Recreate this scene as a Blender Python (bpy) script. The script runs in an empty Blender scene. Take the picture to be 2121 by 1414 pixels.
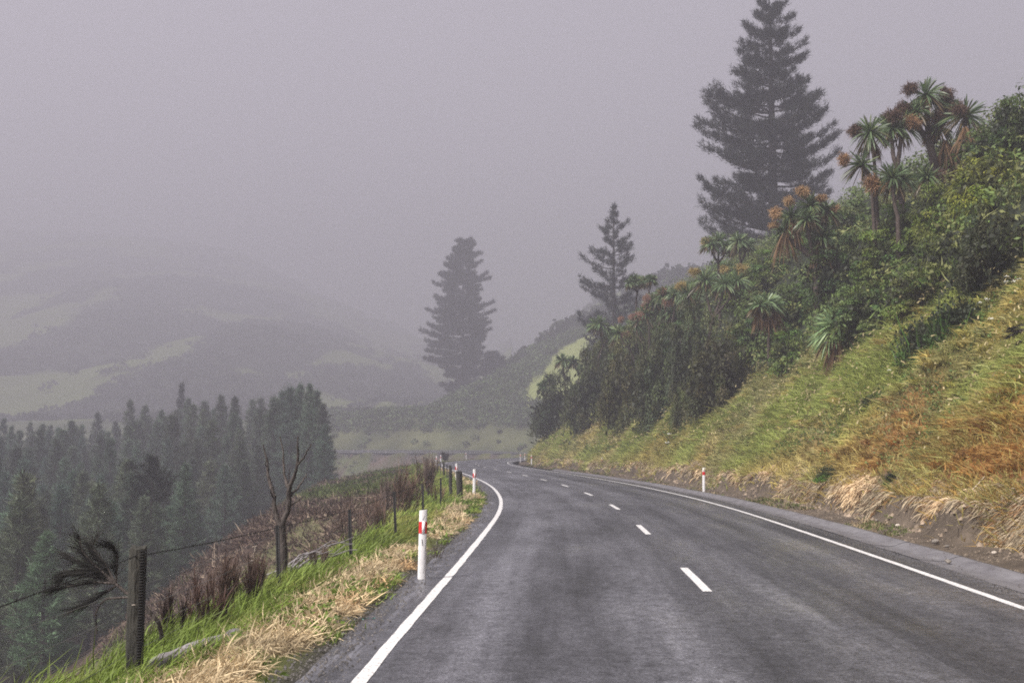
import bpy, math
import numpy as np

PI = math.pi
scene = bpy.context.scene
COL = scene.collection

# ------------------------------------------------------------------ camera, sky, sun, exposure
F_PX, HORIZON, EYE = 2500.0, 924.0, 1.87          # focal length in photo pixels, horizon row, eye height
PITCH = math.atan((HORIZON - 707.0) / F_PX)
cam_data = bpy.data.cameras.new("camera")
cam = bpy.data.objects.new("camera", cam_data)
COL.objects.link(cam)
cam_data.sensor_fit = 'HORIZONTAL'
cam_data.sensor_width = 36.0
cam_data.lens = 36.0 * F_PX / 2121.0
cam_data.clip_start, cam_data.clip_end = 0.1, 6000.0
cam.location = (0, 0, EYE)
cam.rotation_euler = (PI / 2 + PITCH, 0, 0)
scene.camera = cam

SUN_EL, SUN_AZ = math.radians(50), math.radians(-122)     # azimuth from +Y towards +X
world = bpy.data.worlds.new("World")
scene.world = world
world.use_nodes = True
nt = world.node_tree
nt.nodes.clear()
sky = nt.nodes.new("ShaderNodeTexSky")
sky.sky_type = 'NISHITA'
sky.sun_disc = False
sky.sun_elevation = SUN_EL
sky.sun_rotation = SUN_AZ
bw = nt.nodes.new("ShaderNodeRGBToBW")
tint = nt.nodes.new("ShaderNodeMix")
tint.data_type = 'RGBA'; tint.blend_type = 'MULTIPLY'
tint.inputs[0].default_value = 1.0
tint.inputs[7].default_value = (1.00, 0.945, 1.045, 1)   # grey-mauve overcast
bg = nt.nodes.new("ShaderNodeBackground")
bg.inputs[1].default_value = 0.11
wo = nt.nodes.new("ShaderNodeOutputWorld")
nt.links.new(sky.outputs[0], bw.inputs[0])
nt.links.new(bw.outputs[0], tint.inputs[6])
nt.links.new(tint.outputs[2], bg.inputs[0])
nt.links.new(bg.outputs[0], wo.inputs[0])

sun_data = bpy.data.lights.new("sun", 'SUN')
sun_data.energy = 4.0
sun_data.angle = math.radians(14)
sun_data.color = (1.0, 0.95, 0.87)
sun = bpy.data.objects.new("sun", sun_data)
COL.objects.link(sun)
sun.rotation_euler = (PI / 2 - SUN_EL, 0, PI - SUN_AZ)
sun.location = (0, 0, 50)

scene.view_settings.view_transform = 'Standard'
scene.view_settings.look = 'None'
scene.view_settings.exposure = 1.36
scene.view_settings.gamma = 1.0
scene.cycles.volume_bounces = 2
scene.cycles.max_bounces = 6
scene.cycles.diffuse_bounces = 3
scene.cycles.transmission_bounces = 3
scene.cycles.sample_clamp_indirect = 4.0
scene.cycles.use_denoising = False
scene.cycles.filter_width = 1.85
scene.cycles.use_adaptive_sampling = False
HAZE = 0.0019

# ------------------------------------------------------------------ small maths
rng = np.random.default_rng(7)
_perm = np.random.default_rng(3).random((256, 256))

def vnoise(x, y):
    x = np.asarray(x, float); y = np.asarray(y, float)
    xi = np.floor(x).astype(int); yi = np.floor(y).astype(int)
    fx = x - xi; fy = y - yi
    fx = fx * fx * (3 - 2 * fx); fy = fy * fy * (3 - 2 * fy)
    g = lambda a, b: _perm[a & 255, b & 255]
    return (g(xi, yi) * (1 - fx) + g(xi + 1, yi) * fx) * (1 - fy) + (g(xi, yi + 1) * (1 - fx) + g(xi + 1, yi + 1) * fx) * fy

def fbm(x, y, octs=4):
    v, a, t = 0.0, 1.0, 0.0
    for i in range(octs):
        v = v + a * vnoise(x * 2 ** i + 17 * i, y * 2 ** i + 31 * i)
        t += a; a *= 0.5
    return v / t

def sstep(a, b, x):
    t = np.clip((np.asarray(x, float) - a) / (b - a), 0, 1)
    return t * t * (3 - 2 * t)

def unit(v):
    v = np.asarray(v, float)
    return v / np.maximum(np.linalg.norm(v, axis=-1, keepdims=True), 1e-9)

def ray(px, py):
    """world direction through a photo pixel, scaled so that its Y component is 1"""
    u, v = (px - 1060.5) / F_PX, (707.0 - py) / F_PX
    c, s = math.cos(PITCH), math.sin(PITCH)
    y, z = c - v * s, s + v * c
    return np.array([u / y, 1.0, z / y])

def at(px, py, d):
    return np.array([0, 0, EYE]) + ray(px, py) * d

# ------------------------------------------------------------------ the road's centre line
_ctrl = np.array([(-60, -1.0), (-30, .6), (-10, 1.6), (0, 2.0), (10, 2.27), (20, 2.66), (30, 3.0), (37, 3.12), (45, 3.02), (55, 2.6), (65, 1.9),
                  (75, 1.0), (85, 0.0), (95, -1.1), (105, -2.2), (115, -3.1), (125, -3.7), (135, -3.95), (145, -3.8), (158, -2.8), (172, -1.0), (186, 1.6),
                  (202, 5.0), (225, 9), (250, 12), (275, 14), (300, 13), (318, 8), (332, -1), (343, -12), (353, -24),
                  (362, -36), (372, -50), (384, -66), (398, -86), (420, -114), (445, -150), (475, -210), (495, -290), (510, -390), (525, -520), (540, -700), (560, -1000), (580, -1500)], float)

def _resample(ctrl, step):
    n = len(ctrl)
    pts = []
    for i in range(n - 1):
        p0, p1, p2, p3 = ctrl[max(i - 1, 0)], ctrl[i], ctrl[i + 1], ctrl[min(i + 2, n - 1)]
        for t in np.linspace(0, 1, 24, endpoint=False):
            pts.append(0.5 * ((2 * p1) + (-p0 + p2) * t + (2 * p0 - 5 * p1 + 4 * p2 - p3) * t * t + (-p0 + 3 * p1 - 3 * p2 + p3) * t ** 3))
    pts.append(ctrl[-1])
    pts = np.array(pts)[:, ::-1]
    seg = np.concatenate([[0], np.cumsum(np.linalg.norm(np.diff(pts, axis=0), axis=1))])
    s = np.arange(0, seg[-1], step)
    return np.stack([np.interp(s, seg, pts[:, 0]), np.interp(s, seg, pts[:, 1])], 1), s

CL, CS = _resample(_ctrl, 1.0)
CT = unit(np.gradient(CL, axis=0))
S0 = float(np.interp(0.0, CL[:90, 1], CS[:90]))          # arc length where Y = 0
CS = CS - S0
S_OF_Y = lambda y: float(np.interp(y, CL[:300, 1], CS[:300]))

def road_sn(x, y):
    """arc length and signed offset (right positive) from the centre line"""
    x = np.atleast_1d(np.asarray(x, float)); y = np.atleast_1d(np.asarray(y, float))
    s = np.empty_like(x); n = np.empty_like(x)
    for i in range(0, len(x), 20000):
        X, Y = x[i:i + 20000, None], y[i:i + 20000, None]
        k = np.argmin((X - CL[None, :, 0]) ** 2 + (Y - CL[None, :, 1]) ** 2, axis=1)
        dx, dy = X[:, 0] - CL[k, 0], Y[:, 0] - CL[k, 1]
        tx, ty = CT[k, 0], CT[k, 1]
        a = dx * tx + dy * ty
        b = dx * ty - dy * tx
        far = np.abs(a) > 1.5
        s[i:i + 20000] = CS[k] + a
        n[i:i + 20000] = np.where(far, np.sign(b) * np.hypot(dx, dy), b)
    return s, n

def road_xy(s, n):
    s = np.asarray(s, float); n = np.asarray(n, float)
    x = np.interp(s, CS, CL[:, 0]); y = np.interp(s, CS, CL[:, 1])
    tx = np.interp(s, CS, CT[:, 0]); ty = np.interp(s, CS, CT[:, 1])
    return x + n * ty, y - n * tx

# ------------------------------------------------------------------ the lie of the land
def height_sn(x, y, s, n):
    # right-hand side: gutter, dirt foot, cut bank, steep slope, shoulder of the spur
    nb = 5.75 + 0.9 * (fbm(s / 3.1, s * 0 + 4.2, 3) - .5)
    bh = 0.80 + 0.5 * (fbm(s / 4.3, s * 0 + 9.1, 3) - .5)
    bank = bh * sstep(0, 1, (n - nb) / (0.42 + .25 * vnoise(s / 1.7, s * 0 + 2)))
    lump = 1.15 * (fbm(s / 4.0, n / 3.2, 3) - .5) * sstep(6.3, 8.5, n) * 1.25
    zr1 = -0.03 + 0.10 * sstep(4.7, 5.5, n) + bank + 1.02 * np.clip(n - 6.4, 0, 3) + 1.14 * np.clip(n - 9.4, 0, 11) + 0.5 * np.maximum(n - 20.4, 0) + lump + .5 * (fbm(s / 1.5, n / 1.3, 2) - .5) * sstep(6.8, 8, n)
    zr1 = np.where(n > 45, zr1 - 0.25 * (n - 45), zr1)
    m = np.maximum(n - 6, 0)
    cap = 12 + 0.74 * np.clip(x + 28, 0, 95) + 4 * (fbm(x / 60, y / 60, 3) - .5)
    hill = 0.62 * m
    hill = cap * (1 - np.exp(-hill / cap * (1 + .5 * hill / cap)))
    az_ = x / np.maximum(y, 50)
    gap = 1 - np.where(az_ < 0, .62, .8) * np.exp(-((az_ + 0.01) / np.where(az_ < 0, 0.2, .10)) ** 2)
    rise = np.where(az_ < 0, .26, .10) * np.maximum(y - 600 - .15 * np.maximum(-x - 100, 0), 0) * gap
    zr2 = hill + rise + 0.3 * sstep(5, 7, n)
    zr2 = zr2 + (fbm((x - .07 * y) / 85, y / 420, 3) - .5) * 40 * sstep(620, 950, y) + (fbm(x / 90, y / 60, 3) - .5) * 16 * sstep(40, 160, m) + (fbm(x / 22, y / 22, 3) - .5) * 5 * sstep(6, 25, m)
    q = y - 0.35 * np.maximum(x - 20, 0)
    w = sstep(250, 325, q)
    gully = np.exp(-((q - 298) / 24) ** 2) * np.maximum(x - 24, 0) * 0.3
    zr = zr1 * (1 - w) + zr2 * w - gully
    # left-hand side: verge, embankment, valley floor that climbs to the far side
    k = np.maximum(-n - 5.9, 0)
    floor = 22 - 13.5 * sstep(70, 250, y)
    t_ = 9 * sstep(30, 62, s) * (1 - sstep(150, 200, s))
    drop = 0.82 * np.maximum(k - t_, 0) + .2 * np.minimum(k, t_)
    zl = -floor * (1 - np.exp(-(drop / floor) * (1 + 0.6 * drop / floor)))
    zl = zl - 0.10 * sstep(4.1, 5.9, -n) + (fbm(x / 3, y / 3, 3) - .5) * 1.0 * sstep(0.2, 4, k)
    zl = zl + 0.07 * np.exp(-((n + 4.75) / 0.4) ** 2)
    z = np.where(n > 0, zr, zl)
    return np.where(np.abs(n) < 4.0, -0.03, z)

def height(x, y):
    s, n = road_sn(x, y)
    x = np.atleast_1d(np.asarray(x, float)); y = np.atleast_1d(np.asarray(y, float))
    return height_sn(x, y, s, n)

def hit(px, py, d0=8.0, d1=1400.0):
    """where the sight line of a photo pixel meets the land"""
    r = ray(px, py)
    d = np.exp(np.linspace(math.log(d0), math.log(d1), 700))
    p = np.array([0, 0, EYE])[None] + r[None] * d[:, None]
    h = height(p[:, 0], p[:, 1])
    k = np.nonzero(p[:, 2] < h)[0]
    if not len(k):
        return None
    k = k[0]
    lo, hi = (d[k - 1] if k else d0), d[k]
    for _ in range(18):
        m = .5 * (lo + hi)
        q = np.array([0, 0, EYE]) + r * m
        if q[2] < height(q[0], q[1])[0]: hi = m
        else: lo = m
    q = np.array([0, 0, EYE]) + r * hi
    return q

# ------------------------------------------------------------------ mesh building
class MB:
    def __init__(self):
        self.v, self.f, self.c, self.m, self.n = [], [], [], [], 0
    def add(self, verts, faces, col=(1, 1, 1), mat=0):
        verts = np.asarray(verts, float).reshape(-1, 3)
        faces = np.asarray(faces, int)
        col = np.asarray(col, float)
        if col.ndim == 1:
            col = np.broadcast_to(col, (len(verts), 3))
        self.v.append(verts); self.c.append(col)
        self.f.append(faces + self.n); self.m.append(np.full(len(faces), mat, int))
        self.n += len(verts)
        return self
    def merge(self, other):
        for v, f, c, m in zip(other.v, other.f, other.c, other.m):
            self.v.append(v); self.c.append(c); self.m.append(m); self.f.append(f + self.n)
        self.n += other.n
        return self
    def mesh(self, name, mats, smooth=False, uv=None):
        me = bpy.data.meshes.new(name)
        V = np.concatenate(self.v).astype(np.float32); C = np.concatenate(self.c).astype(np.float32)
        me.vertices.add(len(V)); me.vertices.foreach_set("co", V.ravel())
        loops = np.concatenate([f.ravel() for f in self.f]).astype(np.int32)
        sizes = np.concatenate([np.full(len(f), f.shape[1], np.int32) for f in self.f])
        me.loops.add(len(loops)); me.loops.foreach_set("vertex_index", loops)
        me.polygons.add(len(sizes))
        me.polygons.foreach_set("loop_start", np.concatenate([[0], np.cumsum(sizes)[:-1]]).astype(np.int32))
        me.polygons.foreach_set("material_index", np.concatenate(self.m).astype(np.int32))
        if smooth:
            me.polygons.foreach_set("use_smooth", np.ones(len(sizes), bool))
        at_ = me.attributes.new("col", 'FLOAT_COLOR', 'POINT')
        at_.data.foreach_set("color", np.concatenate([C, np.ones((len(C), 1), np.float32)], 1).ravel())
        if uv is not None:
            l = me.uv_layers.new(name="uv")
            l.data.foreach_set("uv", np.asarray(uv, np.float32)[loops].ravel())
        me.update(calc_edges=True)
        for m in (mats if isinstance(mats, (list, tuple)) else [mats]):
            me.materials.append(m)
        return me
    def build(self, name, mats, parent=None, smooth=False, uv=None):
        o = bpy.data.objects.new(name, self.mesh(name, mats, smooth, uv))
        COL.objects.link(o)
        if parent is not None:
            o.parent = parent
        return o

def tag(o, label=None, cat=None, group=None, kind=None):
    if label: o['label'] = label
    if cat: o['category'] = cat
    if group: o['group'] = group
    if kind: o['kind'] = kind
    return o

def thing(name, label, cat, loc=(0, 0, 0), rz=0.0, group=None, scale=(1, 1, 1)):
    o = bpy.data.objects.new(name, None)
    o.empty_display_size = 0.2
    COL.objects.link(o)
    o.location = tuple(float(a) for a in loc); o.rotation_euler = (0, 0, rz); o.scale = scale
    return tag(o, label, cat, group)

def copy_tree(src, loc, rz, scale, label=None, color=None):
    r = src.copy(); COL.objects.link(r)
    r.location = tuple(float(a) for a in loc); r.rotation_euler = (0, 0, rz); r.scale = scale
    if label: r['label'] = label
    if color: r.color = color
    for ch in src.children:
        c = ch.copy(); COL.objects.link(c); c.parent = r
        if color: c.color = color
    return r

def tube(mb, pts, rad, sides=6, col=(1, 1, 1), mat=0, cap=True):
    pts = np.asarray(pts, float); n = len(pts)
    rad = np.broadcast_to(np.asarray(rad, float), (n,))
    tan = unit(np.gradient(pts, axis=0))
    ref = np.array([0, 0, 1.0]) if abs(tan[0][2]) < .9 else np.array([1.0, 0, 0])
    a = unit(np.cross(tan, ref)); b = np.cross(tan, a)
    th = np.linspace(0, 2 * PI, sides, endpoint=False)
    ring = pts[:, None] + rad[:, None, None] * (a[:, None] * np.cos(th)[None, :, None] + b[:, None] * np.sin(th)[None, :, None])
    i, j = np.meshgrid(np.arange(n - 1), np.arange(sides), indexing='ij')
    q = np.stack([i * sides + j, i * sides + (j + 1) % sides, (i + 1) * sides + (j + 1) % sides, (i + 1) * sides + j], -1).reshape(-1, 4)
    mb.add(ring.reshape(-1, 3), q, col, mat)
    if cap:
        for k in (0, n - 1):
            mb.add(np.concatenate([ring[k], pts[k][None]]), [[x, (x + 1) % sides, sides] for x in range(sides)], col, mat)
    return mb

def bend(a, b, sag=0.0, n=8, wob=0.0, r=None):
    t = np.linspace(0, 1, n)[:, None]
    p = np.asarray(a, float) * (1 - t) + np.asarray(b, float) * t
    p[:, 2] += sag * 4 * (t * (1 - t))[:, 0]
    if wob and r is not None:
        w = r.normal(0, wob, (n, 3)); w[0] = w[-1] = 0
        p += w
    return p

def blades(mb, base, direc, length, width, col, curve=None, tipcol=None, mat=0, seg=2, r=rng, taper=.75):
    """thin leaves: base point, direction, length, width; CURVE bends the tip"""
    N = len(base)
    if N == 0: return mb
    base = np.asarray(base, float); d = unit(direc)
    length = np.broadcast_to(length, (N,)); width = np.broadcast_to(width, (N,))
    side = unit(np.cross(d, r.normal(0, 1, (N, 3))))
    curve = np.zeros((N, 3)) if curve is None else np.asarray(curve, float)
    col = np.broadcast_to(np.asarray(col, float), (N, 3))
    tipcol = col if tipcol is None else np.broadcast_to(np.asarray(tipcol, float), (N, 3))
    rows, cols = [], []
    for k in range(seg):
        t = k / seg
        p = base + d * (length * t)[:, None] + curve * (length * t * t)[:, None]
        w = (width * (1.0 if k == 0 else taper))[:, None] * .5
        rows += [p - side * w, p + side * w]
        cc = col * (1 - t) + tipcol * t
        cols += [cc, cc]
    rows.append(base + d * length[:, None] + curve * length[:, None]); cols.append(tipcol)
    K = 2 * seg + 1
    V = np.stack(rows, 1).reshape(-1, 3); C = np.stack(cols, 1).reshape(-1, 3)
    o = np.arange(N)[:, None] * K
    q = np.concatenate([o + np.array([[2 * k, 2 * k + 1, 2 * k + 3, 2 * k + 2]]) for k in range(seg - 1)]) if seg > 1 else np.zeros((0, 4), int)
    t_ = o + np.array([[2 * seg - 2, 2 * seg - 1, 2 * seg]])
    n0 = mb.n
    mb.v.append(V); mb.c.append(C); mb.n += len(V)
    if len(q):
        mb.f.append(q + n0); mb.m.append(np.full(len(q), mat, int))
    mb.f.append(t_ + n0); mb.m.append(np.full(len(t_), mat, int))
    return mb

def leaves(mb, P, nrm, size, col, r=rng, aspect=.5, mat=0):
    N = len(P)
    nrm = unit(nrm)
    a = unit(np.cross(nrm, r.normal(0, 1, (N, 3)))); b = np.cross(nrm, a)
    size = np.broadcast_to(size, (N,))[:, None]
    V = np.stack([P - a * size * .5, P - b * size * .5 * aspect, P + a * size * .5, P + b * size * .5 * aspect], 1).reshape(-1, 3)
    C = np.repeat(np.broadcast_to(np.asarray(col, float), (N, 3)), 4, 0)
    mb.add(V, np.arange(4 * N).reshape(-1, 4), C, mat)
    return mb

def sphere_dirs(n, r):
    return unit(r.normal(0, 1, (n, 3)))

# ------------------------------------------------------------------ materials
def new_mat(name):
    m = bpy.data.materials.new(name); m.use_nodes = True
    m.node_tree.nodes.clear()
    return m, m.node_tree.nodes, m.node_tree.links

def plant_mat(name, translucency=0.25, rough=.65, jitter=.25, use_obj=False, gain=1.0, spec=.25):
    """leaf and blade material: the plant's own colour comes from the mesh, noise varies it"""
    m, N, L = new_mat(name)
    a = N.new("ShaderNodeAttribute"); a.attribute_name = "col"
    no = N.new("ShaderNodeTexNoise"); no.inputs['Scale'].default_value = 1.3; no.inputs['Detail'].default_value = 3
    tc = N.new("ShaderNodeTexCoord"); L.new(tc.outputs['Object'], no.inputs['Vector'])
    mr = N.new("ShaderNodeMapRange"); mr.inputs[1].default_value = .3; mr.inputs[2].default_value = .7
    mr.inputs[3].default_value = (1 - jitter) * gain; mr.inputs[4].default_value = (1 + jitter) * gain
    L.new(no.outputs[0], mr.inputs[0])
    mu = N.new("ShaderNodeVectorMath"); mu.operation = 'SCALE'
    L.new(a.outputs['Color'], mu.inputs[0]); L.new(mr.outputs[0], mu.inputs['Scale'])
    out = mu.outputs[0]
    if use_obj:
        oi = N.new("ShaderNodeObjectInfo")
        mm = N.new("ShaderNodeVectorMath"); mm.operation = 'MULTIPLY'
        L.new(out, mm.inputs[0]); L.new(oi.outputs['Color'], mm.inputs[1]); out = mm.outputs[0]
    p = N.new("ShaderNodeBsdfPrincipled"); p.inputs['Roughness'].default_value = rough
    p.inputs['Specular IOR Level'].default_value = spec
    L.new(out, p.inputs['Base Color'])
    o = N.new("ShaderNodeOutputMaterial")
    if translucency > 0:
        t = N.new("ShaderNodeBsdfTranslucent"); L.new(out, t.inputs[0])
        mx = N.new("ShaderNodeMixShader"); mx.inputs[0].default_value = translucency
        L.new(p.outputs[0], mx.inputs[1]); L.new(t.outputs[0], mx.inputs[2]); L.new(mx.outputs[0], o.inputs[0])
    else:
        L.new(p.outputs[0], o.inputs[0])
    return m

def noise_mat(name, c1, c2, scale=8, rough=.8, bump=.3, detail=6, stretch=(1, 1, 1), c3=None, spec=.3, bump_scale=None, metallic=0.0):
    m, N, L = new_mat(name)
    tc = N.new("ShaderNodeTexCoord"); mp = N.new("ShaderNodeMapping"); mp.inputs['Scale'].default_value = stretch
    L.new(tc.outputs['Object'], mp.inputs[0])
    no = N.new("ShaderNodeTexNoise"); no.inputs['Scale'].default_value = scale; no.inputs['Detail'].default_value = detail
    no.inputs['Roughness'].default_value = .65
    L.new(mp.outputs[0], no.inputs['Vector'])
    cr = N.new("ShaderNodeValToRGB")
    cr.color_ramp.elements[0].position = .32; cr.color_ramp.elements[0].color = (*c1, 1)
    cr.color_ramp.elements[1].position = .68; cr.color_ramp.elements[1].color = (*c2, 1)
    if c3:
        e = cr.color_ramp.elements.new(.82); e.color = (*c3, 1)
    L.new(no.outputs[0], cr.inputs[0])
    p = N.new("ShaderNodeBsdfPrincipled"); p.inputs['Roughness'].default_value = rough
    p.inputs['Specular IOR Level'].default_value = spec; p.inputs['Metallic'].default_value = metallic
    L.new(cr.outputs[0], p.inputs['Base Color'])
    n2 = N.new("ShaderNodeTexNoise"); n2.inputs['Scale'].default_value = bump_scale or scale * 2.5; n2.inputs['Detail'].default_value = 5
    L.new(mp.outputs[0], n2.inputs['Vector'])
    b = N.new("ShaderNodeBump"); b.inputs['Strength'].default_value = bump; b.inputs['Distance'].default_value = .05
    L.new(n2.outputs[0], b.inputs['Height']); L.new(b.outputs[0], p.inputs['Normal'])
    o = N.new("ShaderNodeOutputMaterial"); L.new(p.outputs[0], o.inputs[0])
    return m

def ground_mat():
    m, N, L = new_mat("ground_earth")
    a = N.new("ShaderNodeAttribute"); a.attribute_name = "col"
    tc = N.new("ShaderNodeTexCoord")
    n1 = N.new("ShaderNodeTexNoise"); n1.inputs['Scale'].default_value = 2.2; n1.inputs['Detail'].default_value = 9; n1.inputs['Roughness'].default_value = .7
    L.new(tc.outputs['Object'], n1.inputs['Vector'])
    mr = N.new("ShaderNodeMapRange"); mr.inputs[1].default_value = .3; mr.inputs[2].default_value = .7; mr.inputs[3].default_value = .55; mr.inputs[4].default_value = 1.4
    L.new(n1.outputs[0], mr.inputs[0])
    mu = N.new("ShaderNodeVectorMath"); mu.operation = 'SCALE'
    L.new(a.outputs['Color'], mu.inputs[0]); L.new(mr.outputs[0], mu.inputs['Scale'])
    p = N.new("ShaderNodeBsdfPrincipled"); p.inputs['Roughness'].default_value = .9; p.inputs['Specular IOR Level'].default_value = .15
    L.new(mu.outputs[0], p.inputs['Base Color'])
    n2 = N.new("ShaderNodeTexNoise"); n2.inputs['Scale'].default_value = 9; n2.inputs['Detail'].default_value = 8; n2.inputs['Roughness'].default_value = .7
    L.new(tc.outputs['Object'], n2.inputs['Vector'])
    b = N.new("ShaderNodeBump"); b.inputs['Strength'].default_value = .8; b.inputs['Distance'].default_value = .12
    L.new(n2.outputs[0], b.inputs['Height']); L.new(b.outputs[0], p.inputs['Normal'])
    o = N.new("ShaderNodeOutputMaterial"); L.new(p.outputs[0], o.inputs[0])
    return m

def asphalt_mat():
    """chip seal: UV holds metres across (u) and along (v) the road"""
    m, N, L = new_mat("chip_seal")
    uv = N.new("ShaderNodeUVMap"); uv.uv_map = "uv"
    def noise(sx, sy, detail, rough=.6, off=0.0):
        mp = N.new("ShaderNodeMapping"); mp.inputs['Scale'].default_value = (sx, sy, 1); mp.inputs['Location'].default_value = (off, off, 0)
        L.new(uv.outputs[0], mp.inputs[0])
        no = N.new("ShaderNodeTexNoise"); no.inputs['Scale'].default_value = 1; no.inputs['Detail'].default_value = detail; no.inputs['Roughness'].default_value = rough
        L.new(mp.outputs[0], no.inputs['Vector'])
        return no.outputs[0]
    def rmap(v, a, b, c, d):
        r = N.new("ShaderNodeMapRange"); r.inputs[1].default_value = a; r.inputs[2].default_value = b; r.inputs[3].default_value = c; r.inputs[4].default_value = d
        L.new(v, r.inputs[0]); return r.outputs[0]
    def op(o_, a, b):
        k = N.new("ShaderNodeMath"); k.operation = o_
        for i, v in enumerate((a, b)):
            if isinstance(v, (int, float)): k.inputs[i].default_value = v
            else: L.new(v, k.inputs[i])
        return k.outputs[0]
    sep = N.new("ShaderNodeSeparateXYZ"); L.new(uv.outputs[0], sep.inputs[0])
    streak = noise(1.3, .05, 6, .65)                      # worn lengthwise lanes, some wet sheen painted into their tone
    across = noise(.55, .16, 6, .72, 13.1)                # damp patches: smoother, and their pale sheen put into the colour
    band = noise(.9, .004, 2, .5, 5.3)
    grit = noise(5, .6, 5, .75, 2.2)
    tar = noise(1.6, .5, 6, .8, 31.0)                     # dark bleeding spots
    side = rmap(sep.outputs[0], -3.62, -3.72, 0, 1)
    chips = noise(30, 30, 3, .8)
    chips2 = noise(6.5, 5, 5, .85, 3.7)
    wav = op('ADD', op('ABSOLUTE', sep.outputs[0], 0.0), op('MULTIPLY', op('SUBTRACT', band, .5), .8))
    track = op('COSINE', op('MULTIPLY', op('SUBTRACT', wav, .87), 2 * PI / 1.73), 0.0)
    v = op('MULTIPLY', rmap(streak, .34, .66, .42, 1.8), rmap(across, .36, .66, .6, 1.6))
    v = op('MULTIPLY', v, rmap(track, -1, 1, .78, 1.18))
    v = op('MULTIPLY', v, rmap(chips, .35, .68, .35, 1.75))
    v = op('MULTIPLY', v, rmap(chips2, .35, .66, .45, 1.65))
    v = op('MULTIPLY', v, rmap(tar, .60, .70, 1.0, .5))
    v = op('MULTIPLY', v, rmap(side, 0, 1, 1, .75))
    v = op('ADD', v, op('MULTIPLY', side, rmap(grit, .5, .66, 0, 2.2)))
    cc = N.new("ShaderNodeVectorMath"); cc.operation = 'SCALE'; cc.inputs[0].default_value = (.045, .0448, .0515)
    L.new(v, cc.inputs['Scale'])
    p = N.new("ShaderNodeBsdfPrincipled")
    L.new(cc.outputs[0], p.inputs['Base Color'])
    rg = op('MULTIPLY', rmap(across, .36, .66, .56, .22), rmap(streak, .34, .66, 1.12, .85))
    L.new(rg, p.inputs['Roughness'])
    p.inputs['Specular IOR Level'].default_value = .5
    b = N.new("ShaderNodeBump"); b.inputs['Strength'].default_value = .5; b.inputs['Distance'].default_value = .012
    L.new(op('ADD', chips, op('MULTIPLY', chips2, 1.2)), b.inputs['Height']); L.new(b.outputs[0], p.inputs['Normal'])
    o = N.new("ShaderNodeOutputMaterial"); L.new(p.outputs[0], o.inputs[0])
    return m

def paint_mat():
    m, N, L = new_mat("road_paint")
    tc = N.new("ShaderNodeTexCoord")
    no = N.new("ShaderNodeTexNoise"); no.inputs['Scale'].default_value = 34; no.inputs['Detail'].default_value = 8; no.inputs['Roughness'].default_value = .75
    L.new(tc.outputs['Object'], no.inputs['Vector'])
    cr = N.new("ShaderNodeValToRGB")
    cr.color_ramp.elements[0].position = .37; cr.color_ramp.elements[0].color = (.12, .115, .115, 1)
    cr.color_ramp.elements[1].position = .50; cr.color_ramp.elements[1].color = (.60, .59, .59, 1)
    L.new(no.outputs[0], cr.inputs[0])
    p = N.new("ShaderNodeBsdfPrincipled"); p.inputs['Roughness'].default_value = .6
    L.new(cr.outputs[0], p.inputs['Base Color'])
    o = N.new("ShaderNodeOutputMaterial"); L.new(p.outputs[0], o.inputs[0])
    return m

M = {}
M['ground'] = ground_mat()
M['asphalt'] = asphalt_mat()
M['paint'] = paint_mat()
M['concrete'] = noise_mat("channel_concrete", (.085, .08, .088), (.15, .145, .155), 3.5, .6, .25, stretch=(1, .35, 1), spec=.4)
M['grass'] = plant_mat("grass_blades", .30, .6, .2)
M['straw'] = plant_mat("dry_grass", .25, .7, .15)
M['leaf'] = plant_mat("shrub_leaves", .22, .55, .28, True)
M['needle'] = plant_mat("pine_needles", .12, .6, .25, True)
M['sword'] = plant_mat("sword_leaves", .28, .42, .15, False, spec=.45)
M['dead'] = plant_mat("dead_leaves", .15, .8, .2)
M['twig'] = plant_mat("broom_twigs", .0, .8, .2)
M['bark'] = noise_mat("pine_bark", (.028, .022, .02), (.085, .068, .06), 5, .9, .8, stretch=(1, 1, .3))
M['palebark'] = noise_mat("cabbage_bark", (.03, .022, .019), (.095, .072, .06), 7, .9, .8, stretch=(1, 1, .4))
M['deadwood'] = noise_mat("dead_wood", (.025, .02, .018), (.085, .07, .062), 14, .85, .7, stretch=(1, 1, .25))
M['greywood'] = noise_mat("weathered_log", (.09, .08, .085), (.27, .25, .26), 9, .8, .5, stretch=(1, .25, 1), c3=(.12, .10, .09))
M['postwood'] = noise_mat("old_post_wood", (.014, .014, .011), (.055, .051, .042), 11, .85, .8, stretch=(1, 1, .2), c3=(.10, .105, .075))
M['steel'] = noise_mat("black_steel_post", (.006, .006, .006), (.018, .017, .017), 20, .7, .15, spec=.2)
M['wire'] = noise_mat("galvanised_wire", (.10, .10, .10), (.24, .24, .24), 30, .45, .1, metallic=.6)
M['white'] = noise_mat("white_plastic", (.62, .61, .61), (.80, .79, .79), 5, .45, .05, c3=(.84, .83, .83), spec=.4)
M['red'] = noise_mat("red_reflective_band", (.45, .012, .015), (.58, .02, .02), 6, .35, .03, spec=.5)
M['yellow'] = noise_mat("pale_reflector", (.62, .52, .26), (.75, .66, .36), 10, .3, .03, spec=.5)
M['scuff'] = noise_mat("black_scuff", (.02, .02, .02), (.06, .055, .05), 20, .8, .1)
M['stone'] = noise_mat("grey_stone", (.10, .09, .08), (.26, .23, .2), 6, .85, .6)
M['palestone'] = noise_mat("pale_stone", (.28, .24, .2), (.5, .44, .38), 8, .85, .5)
M['stick'] = noise_mat("bleached_stick", (.38, .31, .23), (.62, .53, .42), 12, .8, .3)
M['petal'] = noise_mat("white_petals", (.7, .7, .66), (.85, .85, .8), 9, .6, .05)
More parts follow.
